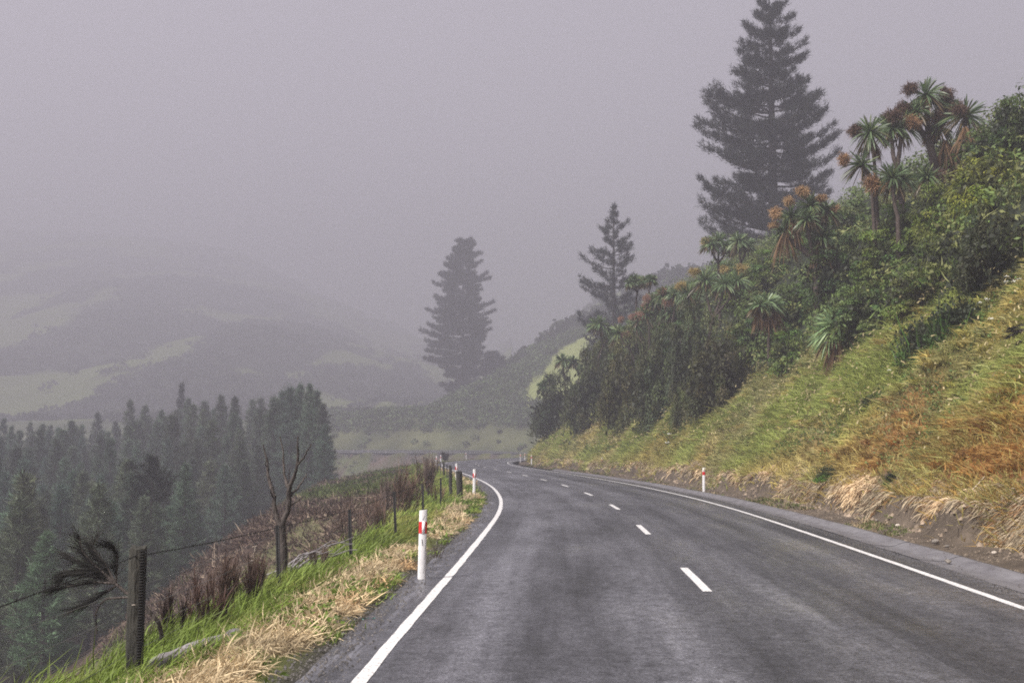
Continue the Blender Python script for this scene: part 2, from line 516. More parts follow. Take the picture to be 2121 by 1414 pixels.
M['litter'] = noise_mat("turquoise_plastic", (.18, .5, .44), (.3, .66, .58), 14, .4, .3)

# ------------------------------------------------------------------ ground sheet
# authored regions (looked up once on the real land)
def poly_xy(pix):
    return np.array([hit(*p)[:2] for p in pix if hit(*p) is not None])

def inside(poly, x, y):
    c = np.zeros(len(x), bool); j = len(poly) - 1
    for i in range(len(poly)):
        xi, yi, xj, yj = *poly[i], *poly[j]
        c ^= ((yi > y) != (yj > y)) & (x < (xj - xi) * (y - yi) / (yj - yi + 1e-12) + xi)
        j = i
    return c

GREEN = np.array([.135, .165, .055]); PALE = np.array([.20, .225, .08]); SCRUB = np.array([.026, .032, .02])
DIRT = np.array([.105, .083, .063]); BRACKEN = np.array([.085, .058, .045]); DUFF = np.array([.04, .035, .024])

# where the grass of the cutting gives way to bush (photo pixels looked up on the slope): arc length -> offset
_edge = [hit(*p, d0=20) for p in ((2121, 585), (1990, 660), (1860, 700), (1760, 765), (1660, 790), (1560, 800), (1480, 840), (1400, 868), (1300, 882), (1200, 892), (1125, 896))]
_es, _en = road_sn([p[0] for p in _edge], [p[1] for p in _edge])
_o = np.argsort(_es)
_es, _en = _es[_o], _en[_o]
BUSH_N = lambda s: np.interp(s, _es, _en)

PADDOCK = poly_xy([(1120, 775), (1160, 722), (1230, 690), (1300, 660), (1300, 760), (1230, 800), (1150, 838), (1085, 838), (1090, 800)])

def scrub_mask(x, y):
    u = fbm((x - .07 * y) / 50, y / 170, 5)
    return u + .10 * (fbm(x / 12, y / 14, 3) - .5)

def ground_col(x, y, z, s, n):
    C = np.empty((len(x), 3))
    g = fbm(x / 7, y / 7, 4)[:, None]
    # near right slope
    slope = np.array([.085, .09, .03]) * g * 2 + np.array([.05, .03, .012]) * (1 - g)
    clay = ((1 - sstep(-.8, 1.2, n + 2.6 * (fbm(s / 7, n / 2.6, 3) - .5) - 6.9 - 2.6 * (1 - sstep(18, 52, s)))) * (1 - sstep(24, 60, s)))[:, None]
    slope = slope * (1 - clay) + np.array([.27, .115, .038]) * (.5 + .9 * fbm(x / .8, y / .8, 3)[:, None]) * clay
    under = SCRUB * (.7 + .6 * g)
    right = np.where((n > BUSH_N(s) + 1.0)[:, None], under, slope)
    dirtw = (1 - sstep(6.5, 7.3, n + .8 * (fbm(s / 1.5, n * 0 + 3, 2) - .5)))[:, None]
    right = right * (1 - dirtw) + DIRT * (.55 + .9 * fbm(x / .7, y / .7, 4)[:, None]) * dirtw
    # far country
    k = scrub_mask(x, y)
    w = sstep(.508, .533, k + .07 * (fbm(x / 9, y / 16, 2) - .5) + .05 * sstep(520, 900, np.hypot(x, y)))[:, None]
    far = (GREEN * (.75 + .5 * g)) * (1 - w) + SCRUB * w
    mid = SCRUB * 1.3 * (1 - .6 * g) + np.array([.085, .105, .04]) * g
    rim = (sstep(5, 8, n) * (1 - sstep(11, 22, n + 30 * (fbm(x / 16, y / 16, 3) - .5))))[:, None]
    mid = mid * (1 - rim) + np.array([.135, .145, .066]) * (.6 + .7 * g) * rim
    wf = sstep(20, 70, np.abs(n) - 0.02 * y)[:, None] * sstep(400, 480, y - .2 * x)[:, None]
    far = mid * (1 - wf) + far * wf
    ins = inside(PADDOCK, x, y) & (y > 200)
    far[ins] = PALE * (1.25 + .25 * g[ins])
    wr = sstep(260, 310, y - .35 * np.maximum(x - 20, 0))[:, None]
    right = right * (1 - wr) + far * wr
    # left
    verge = np.array([.09, .1, .03]) * (.6 + .8 * g)
    shoulder = np.array([.055, .05, .047]) * (.6 + .8 * fbm(x / .3, y / .3, 3)[:, None])
    wsd = (1 - sstep(4.0, 4.3, -n))[:, None]
    left = verge * (1 - wsd) + shoulder * wsd
    kk = -n - 5.6
    wb = sstep(0.2, 1.8, kk)[:, None]
    emb = BRACKEN * (.55 + .9 * g) * (1 - .5 * sstep(.55, .68, fbm(x / 9, y / 12, 3))[:, None]) + np.array([.03, .05, .012]) * sstep(.52, .62, fbm(x / 11 + 5, y / 11, 3))[:, None]
    left = left * (1 - wb) + emb * wb
    wd = sstep(26, 40, kk)[:, None]
    left = left * (1 - wd) + DUFF * wd
    gg = sstep(.46, .56, fbm(x / 9 + 2, y / 6, 4))[:, None]
    farbank = np.array([.14, .10, .08]) * (.4 + 1.1 * fbm(x / 5, y / 4, 3)[:, None]) * (1 - gg) + np.array([.115, .14, .055]) * gg * (.6 + .8 * g)
    wf2 = (sstep(255, 300, y) * sstep(.5, 3, kk))[:, None]
    left = left * (1 - wf2) + farbank * wf2
    C[:] = np.where((n > 0)[:, None], right, left)
    return C

def axis(lo, dense0, dense1, hi, step, grow):
    mid = np.arange(dense0, dense1 + 1e-6, step)
    up, st = [], step
    p = dense1
    while p < hi:
        st = min(st * grow, 18); p = p + st; up.append(min(p, hi))
    dn, st, p = [], step, dense0
    while p > lo:
        st = min(st * grow, 14); p = p - st; dn.append(max(p, lo))
    return np.concatenate([dn[::-1], mid, up])

STRIP_S0, STRIP_S1 = -9.0, 178.0
gx = axis(-1500, -16, 34, 1100, .5, 1.045)
gy = axis(-45, -4, 110, 2350, .5, 1.03)
GX, GY = np.meshgrid(gx, gy)
gxr, gyr = GX.ravel(), GY.ravel()
gs, gn = road_sn(gxr, gyr)
gz = height_sn(gxr, gyr, gs, gn)
Zfull = gz.copy()
instrip = sstep(STRIP_S0, STRIP_S0 + 3, gs) * (1 - sstep(STRIP_S1 - 4, STRIP_S1, gs))
sink = instrip * (1 - sstep(10.6, 11.8, gn)) * (1 - sstep(7.6, 8.8, -gn))
gz = gz - .35 * sink - .04 * (np.abs(gn) < 4.5)
mb = MB()
ny, nx = GX.shape
i, j = np.meshgrid(np.arange(ny - 1), np.arange(nx - 1), indexing='ij')
q = np.stack([i * nx + j, i * nx + j + 1, (i + 1) * nx + j + 1, (i + 1) * nx + j], -1).reshape(-1, 4)
mb.add(np.stack([gxr, gyr, gz], 1), q, ground_col(gxr, gyr, gz, gs, gn))
tag(mb.build("ground", M['ground'], smooth=True), "valley land rising to misty hills on both sides of the road", kind="structure")
ZTOP = float(gz.max())

def strip(s0, s1, ds, ns, zoff=0.0, zfun=None):
    """a sheet laid along the road: points, quads and (n, s) coordinates"""
    ss = np.arange(s0, s1 + 1e-6, ds); ns = np.asarray(ns, float)
    S, Nn = np.meshgrid(ss, ns, indexing='ij')
    x, y = road_xy(S.ravel(), Nn.ravel())
    z = (height_sn(x, y, S.ravel(), Nn.ravel()) if zfun is None else zfun(S.ravel(), Nn.ravel())) + zoff
    a, b = len(ss), len(ns)
    i, j = np.meshgrid(np.arange(a - 1), np.arange(b - 1), indexing='ij')
    f = np.stack([i * b + j, i * b + j + 1, (i + 1) * b + j + 1, (i + 1) * b + j], -1).reshape(-1, 4)
    return np.stack([x, y, z], 1), f, S.ravel(), Nn.ravel()

v, f, S, Nn = strip(STRIP_S0, STRIP_S1, .22, np.concatenate([np.arange(4.72, 8.2, .11), np.arange(8.3, 12.4, .4)]))
lump = .10 * (fbm(v[:, 0] / .5, v[:, 1] / .5, 3) - .5) * sstep(5.3, 6, Nn)
v[:, 2] += lump - .3 * sstep(11.7, 12.3, Nn)
tag(MB().add(v, f, ground_col(v[:, 0], v[:, 1], v[:, 2], S, Nn)).build("roadside_terrain", M['ground'], smooth=True), "eroded dirt foot of the cutting beside the concrete channel", kind="structure")
v, f, S, Nn = strip(STRIP_S0, STRIP_S1, .25, np.concatenate([np.arange(-9.4, -6.0, .35), np.arange(-5.9, -3.85, .12)]))
v[:, 2] += .05 * (fbm(v[:, 0] / .4, v[:, 1] / .4, 3) - .5) * sstep(4.0, 4.5, -Nn) - .3 * sstep(8.6, 9.3, -Nn) - .02 * (Nn > -3.9)
tag(MB().add(v, f, ground_col(v[:, 0], v[:, 1], v[:, 2], S, Nn)).build("verge_terrain", M['ground'], smooth=True), "grassy road verge along the wire fence", kind="structure")

# ------------------------------------------------------------------ road, channel, painted lines
crown = lambda s, n: .035 * (1 - (np.abs(n) / 4.2) ** 2) + 0.10 * (n + 4) * sstep(S_FAR, S_FAR + 40, s)
ROAD_S1 = float(CS[-1]) - 420
S_FAR = float(CS[np.argmin(np.hypot(CL[:, 0] - 8, CL[:, 1] - 318))])
v, f, S, Nn = strip(-50, ROAD_S1, .5, np.concatenate([[-4.12, -3.95], np.arange(-3.6, 3.7, .45), [3.95, 4.05]]), 0.0, crown)
edge = np.abs(Nn) > 3.9
wob = .16 * (fbm(S / 1.1, Nn * 0 + 1, 3) - .5) + .05 * (vnoise(S / .5, Nn * 0) - .5)
x_, y_ = road_xy(S, np.where(Nn < -4.0, Nn + wob, Nn))
v[:, 0], v[:, 1] = x_, y_
v[:, 2] -= np.where(Nn < -4.0, .06, 0)
tag(MB().add(v, f).build("road", M['asphalt'], uv=np.stack([Nn, S], 1)), "damp two-lane chip seal road curving along the hillside", kind="structure")

def paint_strip(name, s0, s1, n0, n1, ds=.5, wear=.012, label=None):
    v, f, S, Nn = strip(s0, s1, ds, [n0, .5 * (n0 + n1), n1], .004, crown)
    w = wear * (vnoise(S * 3.1, Nn * 7) - .5) * 2
    x_, y_ = road_xy(S, Nn + w); v[:, 0], v[:, 1] = x_, y_
    return tag(MB().add(v, f).build(name, M['paint']), label, kind="structure")

paint_strip("road_edge_line", -20, ROAD_S1, -3.53, -3.41, .2, .007, "worn white edge line on the fence side of the road")
paint_strip("road_edge_line", -20, ROAD_S1, 3.41, 3.53, .2, .007, "worn white edge line on the cutting side of the road")
d0 = 4675.0 / (1222 - HORIZON)
s_first = S_OF_Y(d0) - .15
k = 0
while s_first - 10 + 10 * k < 240:
    a = s_first - 10 + 10 * k
    paint_strip("road_line", a, a + 3.0, -.06, .06, .25, .006, "white centre dash painted on the asphalt")
    k += 1

def channel_z(s, n):
    t = (n - 4.02) / .72
    return .0 + .012 - .045 * np.sin(np.clip(t, 0, 1) * PI * .62) + .085 * sstep(.55, 1.0, t) + .01 * (vnoise(s / 3, n * 0 + 7) - .5)
S_CH = S_OF_Y(96)
kk = 0
for a in np.arange(-4.0, S_CH, 3.05):
    ns = np.concatenate([np.linspace(4.035, 4.74, 12), [4.80, 4.80]])
    def cz(s, n, a=a):
        z = channel_z(s, n)
        return z
    v, f, S, Nn = strip(a, a + 3.04, .38, ns, 0.0, cz)
    v = v.reshape(-1, len(ns), 3); v[:, -1, 2] -= .12
    v[:, :, 2] += .006 * math.sin(a * 1.7)
    mbk = MB().add(v.reshape(-1, 3), f) if kk == 0 else mbk.add(v.reshape(-1, 3), f)
    kk += 1
tag(mbk.build("road_kerb", M['concrete'], smooth=False), "dished concrete drain channel along the foot of the cutting", kind="structure")

# ------------------------------------------------------------------ marker posts
def make_marker(kind):
    """a metre-high round-edged plastic road marker with its reflector band"""
    t = thing("marker_post", "white road marker post", "marker post", group="roadside marker posts")
    w, th, h = (.055, .03, 1.0)
    pr = np.array([(-w, -th * .55), (-w * .72, -th), (w * .72, -th), (w, -th * .55), (w, th * .55), (w * .72, th), (-w * .72, th), (-w, th * .55)])
    def prism(pr, z0, z1, top=None):
        n = len(pr); lo = np.c_[pr, np.full(n, z0)]; hi = np.c_[pr, np.full(n, z1)]
        if top is not None: hi[:, 2] += top * pr[:, 0] / w
        V = np.concatenate([lo, hi, [[0, 0, z0]], [[0, 0, z1]]])
        m = MB()
        m.add(V, [[i, (i + 1) % n, n + (i + 1) % n, n + i] for i in range(n)])
        m.add(V, [[(i + 1) % n, i, 2 * n] for i in range(n)] + [[n + i, n + (i + 1) % n, 2 * n + 1] for i in range(n)])
        return m
    prism(pr, -.15, h, .006).build("post", M['white'], t)
    def panel(x0, x1, z0, z1, mat, name, y=-th - .0025, dy=.003):
        V = np.array([[x0, y, z0], [x1, y, z0], [x1, y, z1], [x0, y, z1], [x0, y + dy, z0], [x1, y + dy, z0], [x1, y + dy, z1], [x0, y + dy, z1]])
        MB().add(V, [[0, 1, 2, 3], [5, 4, 7, 6], [4, 0, 3, 7], [1, 5, 6, 2], [3, 2, 6, 7], [4, 5, 1, 0]]).build(name, mat, t)
    if kind == 'fence':
        ring = prism(pr * np.array([1.05, 1.1]), .675, .84)
        ring.build("red_band", M['red'], t)
        panel(-.012, .03, .672, .843, M['white'], "centre_strip", -th * 1.1 - .004)
    else:
        prism(pr * np.array([1.06, 1.12]), .70, .835).build("red_band", M['red'], t)
        panel(-.02, .02, .85, .965, M['yellow'], "reflector", -th - .006)
    return t

def scuffs(parent, marks):
    for (x, z, dx, dz, w) in marks:
        MB().add([[x, -.0335, z], [x + w, -.0335, z + .006], [x + w + dx, -.0335, z + dz], [x + dx, -.0335, z + dz - .01]], [[0, 1, 2, 3]]).build("scuff_mark", M['scuff'], parent)

proto_f, proto_r = make_marker('fence'), make_marker('bank')
left_posts = [(873, 1195, "large white marker post with scuffs and split red band beside the near fence"),
              (982, 1027, "white marker post with split red band standing in dry grass where the bend tightens"),
              (946, 1000, "pale marker post half hidden behind the wooden fence posts"),
              (904, 966, "marker post showing only its top beside the last fence posts"),
              (913, 958, "slim white marker post at the outer tip of the bend beyond the fence"),
              (966, 949, "leaning white marker post across the far bend, first past the fence"),
              (997, 944, "faint misty marker post farthest along the outside of the far bend")]
used = []
for i, (px, py, lab) in enumerate(left_posts):
    d = 4675 / (py - HORIZON) if i < 4 else (128, 168, 196)[i - 4]
    s, n = road_sn(*[np.array([c]) for c in at(px, py, d)[:2]])
    n_ = max(min(float(n[0]), -3.85), -5.0)
    x, y = road_xy(s, [n_])
    x = np.array([ray(px, py)[0] * y[0]])
    z = height(x, y)[0]
    o = proto_f if i == 0 else copy_tree(proto_f, (0, 0, 0), 0, (1, 1, 1))
    o.location = (x[0], y[0], z); o.rotation_euler = (0, math.radians((1.2, .6, -1, .5, .4, -3.2, 1)[i]), math.atan2(-x[0], y[0]) * .8)
    o['label'] = lab
scuffs(proto_f, [(-.012, .86, .03, .07, .01), (.0, .5, -.012, .10, .008), (.02, .12, .02, .16, .004), (.035, .3, .004, .22, .003)])
right_posts = [(1458, 1018, "white marker post with plain red band and pale reflector standing on the concrete channel"),
               (1248, 980, "small white marker post with dark red band on the green strip under the slope"),
               (1101, 964, "small marker post in front of the rusty grass at the end of the cutting"),
               (1078, 949, "white marker post with dark band at the inside apex of the far bend"),
               (1087, 943, "faint marker post just beyond the apex of the far bend")]
for i, (px, py, lab) in enumerate(right_posts):
    d = (4675 / (py - HORIZON), 4675 / (py - HORIZON), 117, 150, 164)[i]
    x = np.array([ray(px, py)[0] * d]); y = np.array([d], float)
    z = height(x, y)[0]
    o = proto_r if i == 0 else copy_tree(proto_r, (0, 0, 0), 0, (1, 1, 1))
    o.location = (x[0], d, min(z, .12)); o.rotation_euler = (0, math.radians((.5, -.8, .3, 0, 1)[i]), -math.atan2(x[0], d) * .5)
    o['label'] = lab
for px, lab in ((730, "tiny marker post on the distant stretch of road, closest to the pine stand"), (765, "tiny marker post on the distant stretch of road, between two others"), (800, "tiny marker post on the distant stretch of road, closest to the brown broom")):
    best = min(np.arange(S_OF_Y(290), ROAD_S1, 1.0), key=lambda s: abs(np.divide(*road_xy([s], [-4.2]))[0] - ray(px, 940)[0]) + (0 if road_xy([s], [-4.2])[1][0] > 335 else 9))
    x, y = road_xy([best], [-4.2])
    copy_tree(proto_f, (x[0], y[0], height(x, y)[0]), .3, (1, 1, 1), lab)

# ------------------------------------------------------------------ fence
FN = -5.32
fence = thing("wire_fence", "old wire fence of black steel and grey wooden posts along the drop", "fence", (*[float(a[0]) for a in road_xy([S_OF_Y(15)], [FN])], 0))
F0 = np.array(fence.location)
fr = np.random.default_rng(11)
plan = [(4.2, 's', 1.0), (9.8, 'S', 1.12), (15.9, 's', .92), (19.8, 's', .90), (24.2, 's', 1.0), (31.5, 's', .95), (36.5, 's', .98), (41.8, 'W', 1.0), (44.0, 'w', 1.02), (48.5, 's', 1.0), (51.5, 'w', 1.05),
        (56, 's', 1.0), (60, 'w', 1.0), (66, 's', .98), (71, 'w', 1.05), (77, 's', 1.0), (83, 'w', 1.0), (90, 's', 1.0), (97, 'w', 1.0), (104, 's', 1.0), (111, 'w', 1.0)]
pixfix = {9.8: 283, 15.9: 580, 19.8: 728, 24.2: 820}
heads = []
for d, kind, h in plan:
    n_ = FN + (.45 if kind == 'W' else 0) + fr.normal(0, .05)
    x, y = road_xy([S_OF_Y(d)], [n_])
    if d in pixfix: x = np.array([ray(pixfix[d], 1150)[0] * y[0]])
    z = height(x, y)[0]
    base = np.array([x[0], y[0], z])
    lean = np.array([fr.normal(-.025, .02), fr.normal(0, .015), 1.0]) if kind != 'S' else np.array([.01, 0, 1.0])
    if d in (15.9, 19.8, 24.2): lean[0] = -.045
    top = base + lean * h
    heads.append((base, lean, kind, d))
    if kind == 's':
        m = MB()                                            # star-section steel post
        for a in (PI / 2, PI / 2 + 2.09, PI / 2 - 2.09):
            e = np.array([math.cos(a), math.sin(a), 0]) * .03; w = np.array([-math.sin(a), math.cos(a), 0]) * .0035
            lo, hi = base - lean * .2, top
            V = np.array([lo - w, lo + w, lo + e + w, lo + e - w, hi - w, hi + w, hi + e + w, hi + e - w]) - F0
            m.add(V, [[0, 1, 5, 4], [1, 2, 6, 5], [2, 3, 7, 6], [3, 0, 4, 7], [4, 5, 6, 7]])
        m.build("steel_post", M['steel'], fence)
    else:
        r_ = {'S': .068, 'W': .11, 'w': .06}[kind]
        n_t = 9
        t = np.linspace(0, 1, n_t)[:, None]
        path = base - lean * .2 + (top - base + lean * .2) * t - F0
        m = MB()
        sides = 12
        th = np.linspace(0, 2 * PI, sides, endpoint=False)
        rad = r_ * (1 + .10 * np.sign(np.cos(2 * th)) * np.abs(np.cos(2 * th)) ** .5 * .6) if kind == 'S' else r_ * np.ones(sides)
        ring = path[:, None] + np.stack([np.cos(th) * rad, np.sin(th) * rad * .85, 0 * th], 1)[None] * (1 + fr.normal(0, .035, (n_t, sides, 1)))
        ring[-1] += np.array([0, 0, 1]) * fr.normal(0, .012, (sides, 1)) - np.array([0, 0, .01])
        i, j = np.meshgrid(np.arange(n_t - 1), np.arange(sides), indexing='ij')
        m.add(ring.reshape(-1, 3), np.stack([i * sides + j, i * sides + (j + 1) % sides, (i + 1) * sides + (j + 1) % sides, (i + 1) * sides + j], -1).reshape(-1, 4))
        m.add(np.concatenate([ring[-1], [path[-1] + [0, 0, .004]]]), [[a, (a + 1) % sides, sides] for a in range(sides)])
        po = m.build("strainer_post" if kind in 'SW' else "wooden_post", M['postwood'], fence)
        if kind == 'S':                                     # spiral of wire wound down the post's road side
            th2 = np.linspace(0, 2 * PI * 46, 46 * 12)
            zz = np.linspace(0.06, h - .02, len(th2))
            off = np.array([.062, -.055, 0])
            sp = (base + lean * zz[:, None] + off - F0) + np.stack([.026 * np.cos(th2), .024 * np.sin(th2), 0 * th2], 1)
            tube(MB(), sp, .0052, 5).build("wire_coil", M['steel'], po)
            st = base + lean * .66 + np.array([.0, -.066, 0]) - F0
            tube(MB(), [st + [-.012, 0, .0], st + [0, -.008, .004], st + [.014, 0, .002]], .004, 5).build("staple", M['palestone'], po)
heights = (1.02, .80, .62, .45, .29, .15)
for wi, hz in enumerate(heights):
    m = MB()
    pts = []
    for (b0, l0, k0, d_0), (b1, l1, k1, d_1) in zip(heads[:-1], heads[1:]):
        off = np.array([0.0, 0.0, 0])
        o0 = np.array([0, -.07, 0]) if k0 == 'S' else 0; o1 = np.array([0, -.07, 0]) if k1 == 'S' else 0
        a, b = b0 + l0 * min(hz, .98 if k0 != 'S' else 1.1), b1 + l1 * min(hz, .98 if k1 != 'S' else 1.1)
        if wi == 0:
            a = b0 + l0 * (1.05 if k0 == 'S' else .89 if d_0 < 22 else .97); b = b1 + l1 * (1.05 if k1 == 'S' else .89 if d_1 < 22 else .97)
        p = bend(a + o0, b + o1, -.015 - .01 * wi * fr.random(), 8)
        pts.append(p[:-1])
    P = np.concatenate(pts) - F0
    tube(m, P, .0042 if wi == 0 else .0022, 4)
    if wi == 0:                                             # barbs
        L_ = np.concatenate([[0], np.cumsum(np.linalg.norm(np.diff(P, axis=0), axis=1))])
        for u in np.arange(.1, min(L_[-1], 30), .13):
            c = np.array([np.interp(u, L_, P[:, k]) for k in range(3)])
            for q_ in range(2):
                e = unit(fr.normal(0, 1, 3)) * .016
                tube(m, [c - e, c, c + e], [.001, .0035, .001], 4, cap=False)
    m.build("barbed_wire" if wi == 0 else "wire", M['steel'] if wi == 0 else M['wire'], fence)
# one light wire dropper between two steel posts
b0, b1 = heads[1], heads[2]
dd = at(525, 1260, 14.6); zb = height(dd[0], dd[1])[0]
dp = [np.array([dd[0] + .01 * math.sin(k * 2.3), 14.6, zb + .03 + k * .082]) - F0 for k in range(10)]
m = tube(MB(), dp, .005, 5)
for k in (1, 3, 5, 7, 9):
    tube(m, [dp[k] + [-.04, 0, -.012], dp[k], dp[k] + [.02, 0, .004]], .004, 4)
m.build("wire_dropper", M['palestone'], fence)

# ------------------------------------------------------------------ grass, straw and weeds (nobody could count them)
ZV = np.array([0, 0, 1.0])

def scatter_sn(N, s0, s1, nfun, r):
    """points along the road, denser near the viewer"""
    u = r.random(N)
    s = s0 * (s1 / s0) ** u if s0 > 0 else s0 + (s1 - s0) * u
    n0, n1 = nfun(s)
    n = n0 + (n1 - n0) * r.random(N)
    x, y = road_xy(s, n)
    return x, y, s, n

def mixcol(cols, w):
    w = np.asarray(w); w = w / w.sum(1, keepdims=True)
    return w @ np.asarray(cols)

SEEDY = [.42, .37, .16]; LIME = [.235, .30, .06]; OLIVE = [.11, .13, .034]; RUST = [.30, .125, .027]; GOLD = [.42, .32, .085]; GREY = [.26, .28, .14]; DARKG = [.03, .055, .015]

def slope_grass():
    r = np.random.default_rng(21)
    m, m2 = MB(), MB()
    T, K = 40000, 12                                      # tufts, blades a tuft
    x, y, s, n = scatter_sn(T, 9, 150, lambda s: (np.full_like(s, 6.15), BUSH_N(s) + 1.6), r)
    cl = (1 - sstep(-.8, 1.2, n + 2.6 * (fbm(s / 7, n / 2.6, 3) - .5) - 6.9 - 2.6 * (1 - sstep(18, 52, s)))) * (1 - sstep(24, 60, s))
    keep = r.random(T) > .82 * cl * sstep(.40, .55, fbm(s / 1.9 + 33, n / .9, 3))
    x, y, s, n = x[keep], y[keep], s[keep], n[keep]; T = len(s)
    z = height_sn(x, y, s, n)
    big = fbm(s / 7, n / 2.6, 3); big2 = fbm(s / 4.5 + 40, n / 3.5 + n * .02, 3); fine = r.random(T)
    low = 1 - sstep(-.6, 1.0, n + 2.6 * (big - .5) - 6.9 - 2.6 * (1 - sstep(18, 52, s)))
    near = 1 - sstep(20, 46, s)
    wR = (low * (.35 + 1.9 * near) + .7 * sstep(.58, .66, big2) * (n > 7)) * (.4 + fine)
    wL = (sstep(.38, .55, big) * 2.2 + .5) * (1 - .5 * low)
    wO = .35 + .8 * (1 - sstep(.4, .5, big2))
    wG = .3 + 1.3 * sstep(.5, .6, fbm(s / 5 + 9, n / 2.2, 3))
    wY = .6 + .9 * r.random(T)
    wS = 1.1 * sstep(.52, .62, fbm(s / 6 + 70, n / 2.5 + 3, 3))
    col = mixcol([RUST, LIME, OLIVE, GOLD, SEEDY, GREY], np.stack([wR, wL, wO, wG, wY, wS], 1) ** 2.6)
    col = col * (.7 + .6 * r.random((T, 1)))
    thin = fbm(s / 2.3 + 15, n / 1.2, 3)
    hgt = np.where(thin < .38, .45, 1.0) * (.18 + .27 * r.random(T)) * (.7 + .7 * big) * (1 + .004 * s)
    # slope normal, so that tufts lean out of the bank and droop downhill
    e = .4
    gx_ = (height(x + e, y) - height(x - e, y)) / (2 * e); gy_ = (height(x, y + e) - height(x, y - e)) / (2 * e)
    nrm = unit(np.stack([-gx_, -gy_, np.ones(T)], 1))
    wind = np.array([.22, .2, 0])
    B = np.repeat(np.stack([x, y, z - .04], 1), K, 0); rad = .12 + .10 * r.random((T, 1))
    B = B + np.c_[r.normal(0, 1, (T * K, 2)) * np.repeat(rad, K, 0), np.zeros(T * K)]
    sB, nB = road_sn(B[:, 0], B[:, 1])
    B[:, 2] = height_sn(B[:, 0], B[:, 1], sB, nB) - .04
    D = unit(np.repeat(nrm * .3 + ZV * .8 + r.normal(0, .28, (T, 3)), K, 0) + r.normal(0, .5, (T * K, 3)) + wind * np.repeat(r.uniform(-.6, .9, (T, 1)), K, 0))
    cv = np.repeat(nrm * .15 + r.normal(0, .3, (T, 3)), K, 0) * np.array([1, 1, 0]) - ZV * .35 * (.4 + r.random((T * K, 1))) + wind * .2
    L = np.repeat(hgt, K) * (.6 + .8 * r.random(T * K)); W = (.009 + .0007 * np.repeat(s, K)) * (.6 + .8 * r.random(T * K))
    C = np.repeat(col, K, 0) * (.75 + .5 * r.random((T * K, 1)))
    tip = C * .85 + np.array(SEEDY) * .22
    blades(m, B, D, L, W, C, cv, tip, r=r)
    # long arching tussocks that break the surface into mounds
    Q, KQ = 1500, 70
    xq, yq, sq, nq = scatter_sn(Q, 10, 140, lambda s: (np.full_like(s, 6.9), BUSH_N(s) + 1), r)
    zq = height_sn(xq, yq, sq, nq)
    cq = mixcol([RUST, LIME, OLIVE, GOLD, SEEDY, GREY], np.stack([.3 + 2 * (1 - sstep(7, 10, nq)) * (1 - sstep(25, 50, sq)), r.random(Q) * 1.3, r.random(Q) * .8, r.random(Q) * 1.2, r.random(Q) * .8, r.random(Q)], 1) ** 3)
    Bq = np.repeat(np.stack([xq, yq, zq - .05], 1), KQ, 0) + r.normal(0, .10, (Q * KQ, 3)) * np.array([1, 1, .3])
    az = r.uniform(0, 2 * PI, Q * KQ); tl = r.uniform(.1, .9, Q * KQ)
    Dq = unit(np.stack([np.cos(az) * tl, np.sin(az) * tl, np.ones(Q * KQ)], 1) + np.array([-.25, 0, 0]))
    Cq = np.repeat(cq * r.uniform(.7, 1.3, (Q, 1)), KQ, 0) * r.uniform(.7, 1.35, (Q * KQ, 1))
    blades(m, Bq, Dq, np.repeat(r.uniform(.28, .62, Q), KQ) * r.uniform(.6, 1.2, Q * KQ), .011 + .0008 * np.repeat(sq, KQ), Cq, Dq * np.array([.5, .5, 0]) - ZV * .5, Cq * .7 + np.array(SEEDY) * .3, r=r, seg=3)
    # seed heads standing above the tufts
    H = 9000
    i = r.integers(0, T, H)
    i = i[(n[i] > 7) & (r.random(H) < .35 + sstep(.5, .6, big2[i]))]
    H = len(i)
    P = np.stack([x[i], y[i], z[i]], 1) + nrm[i] * .25 + ZV * (.28 + .3 * r.random((H, 1))) + r.normal(0, .12, (H, 3))
    blades(m, P, unit(ZV * .6 + wind + r.normal(0, .35, (H, 3))), .10 + .14 * r.random(H), .012 + .0009 * s[i], np.array([.36, .30, .16]) * (.7 + .6 * r.random((H, 1))), np.tile(wind - ZV * .4, (H, 1)), r=r)
    tag(m.build("grass", M['grass']), "long seeding grass, lime, gold and rust, covering the cutting", kind="stuff")
    # broad-leaved weeds and low bramble in patches
    T = 5200
    x, y, s, n = scatter_sn(T, 11, 110, lambda s: (np.full_like(s, 6.8), BUSH_N(s) + 1), r)
    g = fbm(s / 3.2 + 60, n / 1.7, 3)
    keep = g > .555
    x, y, s, n, g = x[keep], y[keep], s[keep], n[keep], g[keep]; T = len(s); K = 14
    B = np.repeat(np.stack([x, y, height_sn(x, y, s, n)], 1), K, 0) + r.normal(0, .13, (T * K, 3)) * np.array([1, 1, .4]) + ZV * (.08 + .32 * r.random((T * K, 1)))
    C = np.where((fbm(s / 9, n / 4 + 8, 2) > .5)[:, None], [[.075, .13, .03]], [[.13, .16, .05]]) * r.uniform(.6, 1.3, (T, 1))
    leaves(m2, B, ZV + r.normal(0, .6, (T * K, 3)), (.04 + .0012 * np.repeat(s, K)) * r.uniform(.7, 1.5, T * K), np.repeat(C, K, 0) * r.uniform(.7, 1.3, (T * K, 1)), r, .55)
    tag(m2.build("weeds", M['grass']), "broad green weeds in patches among the seeding grass", kind="stuff")
slope_grass()

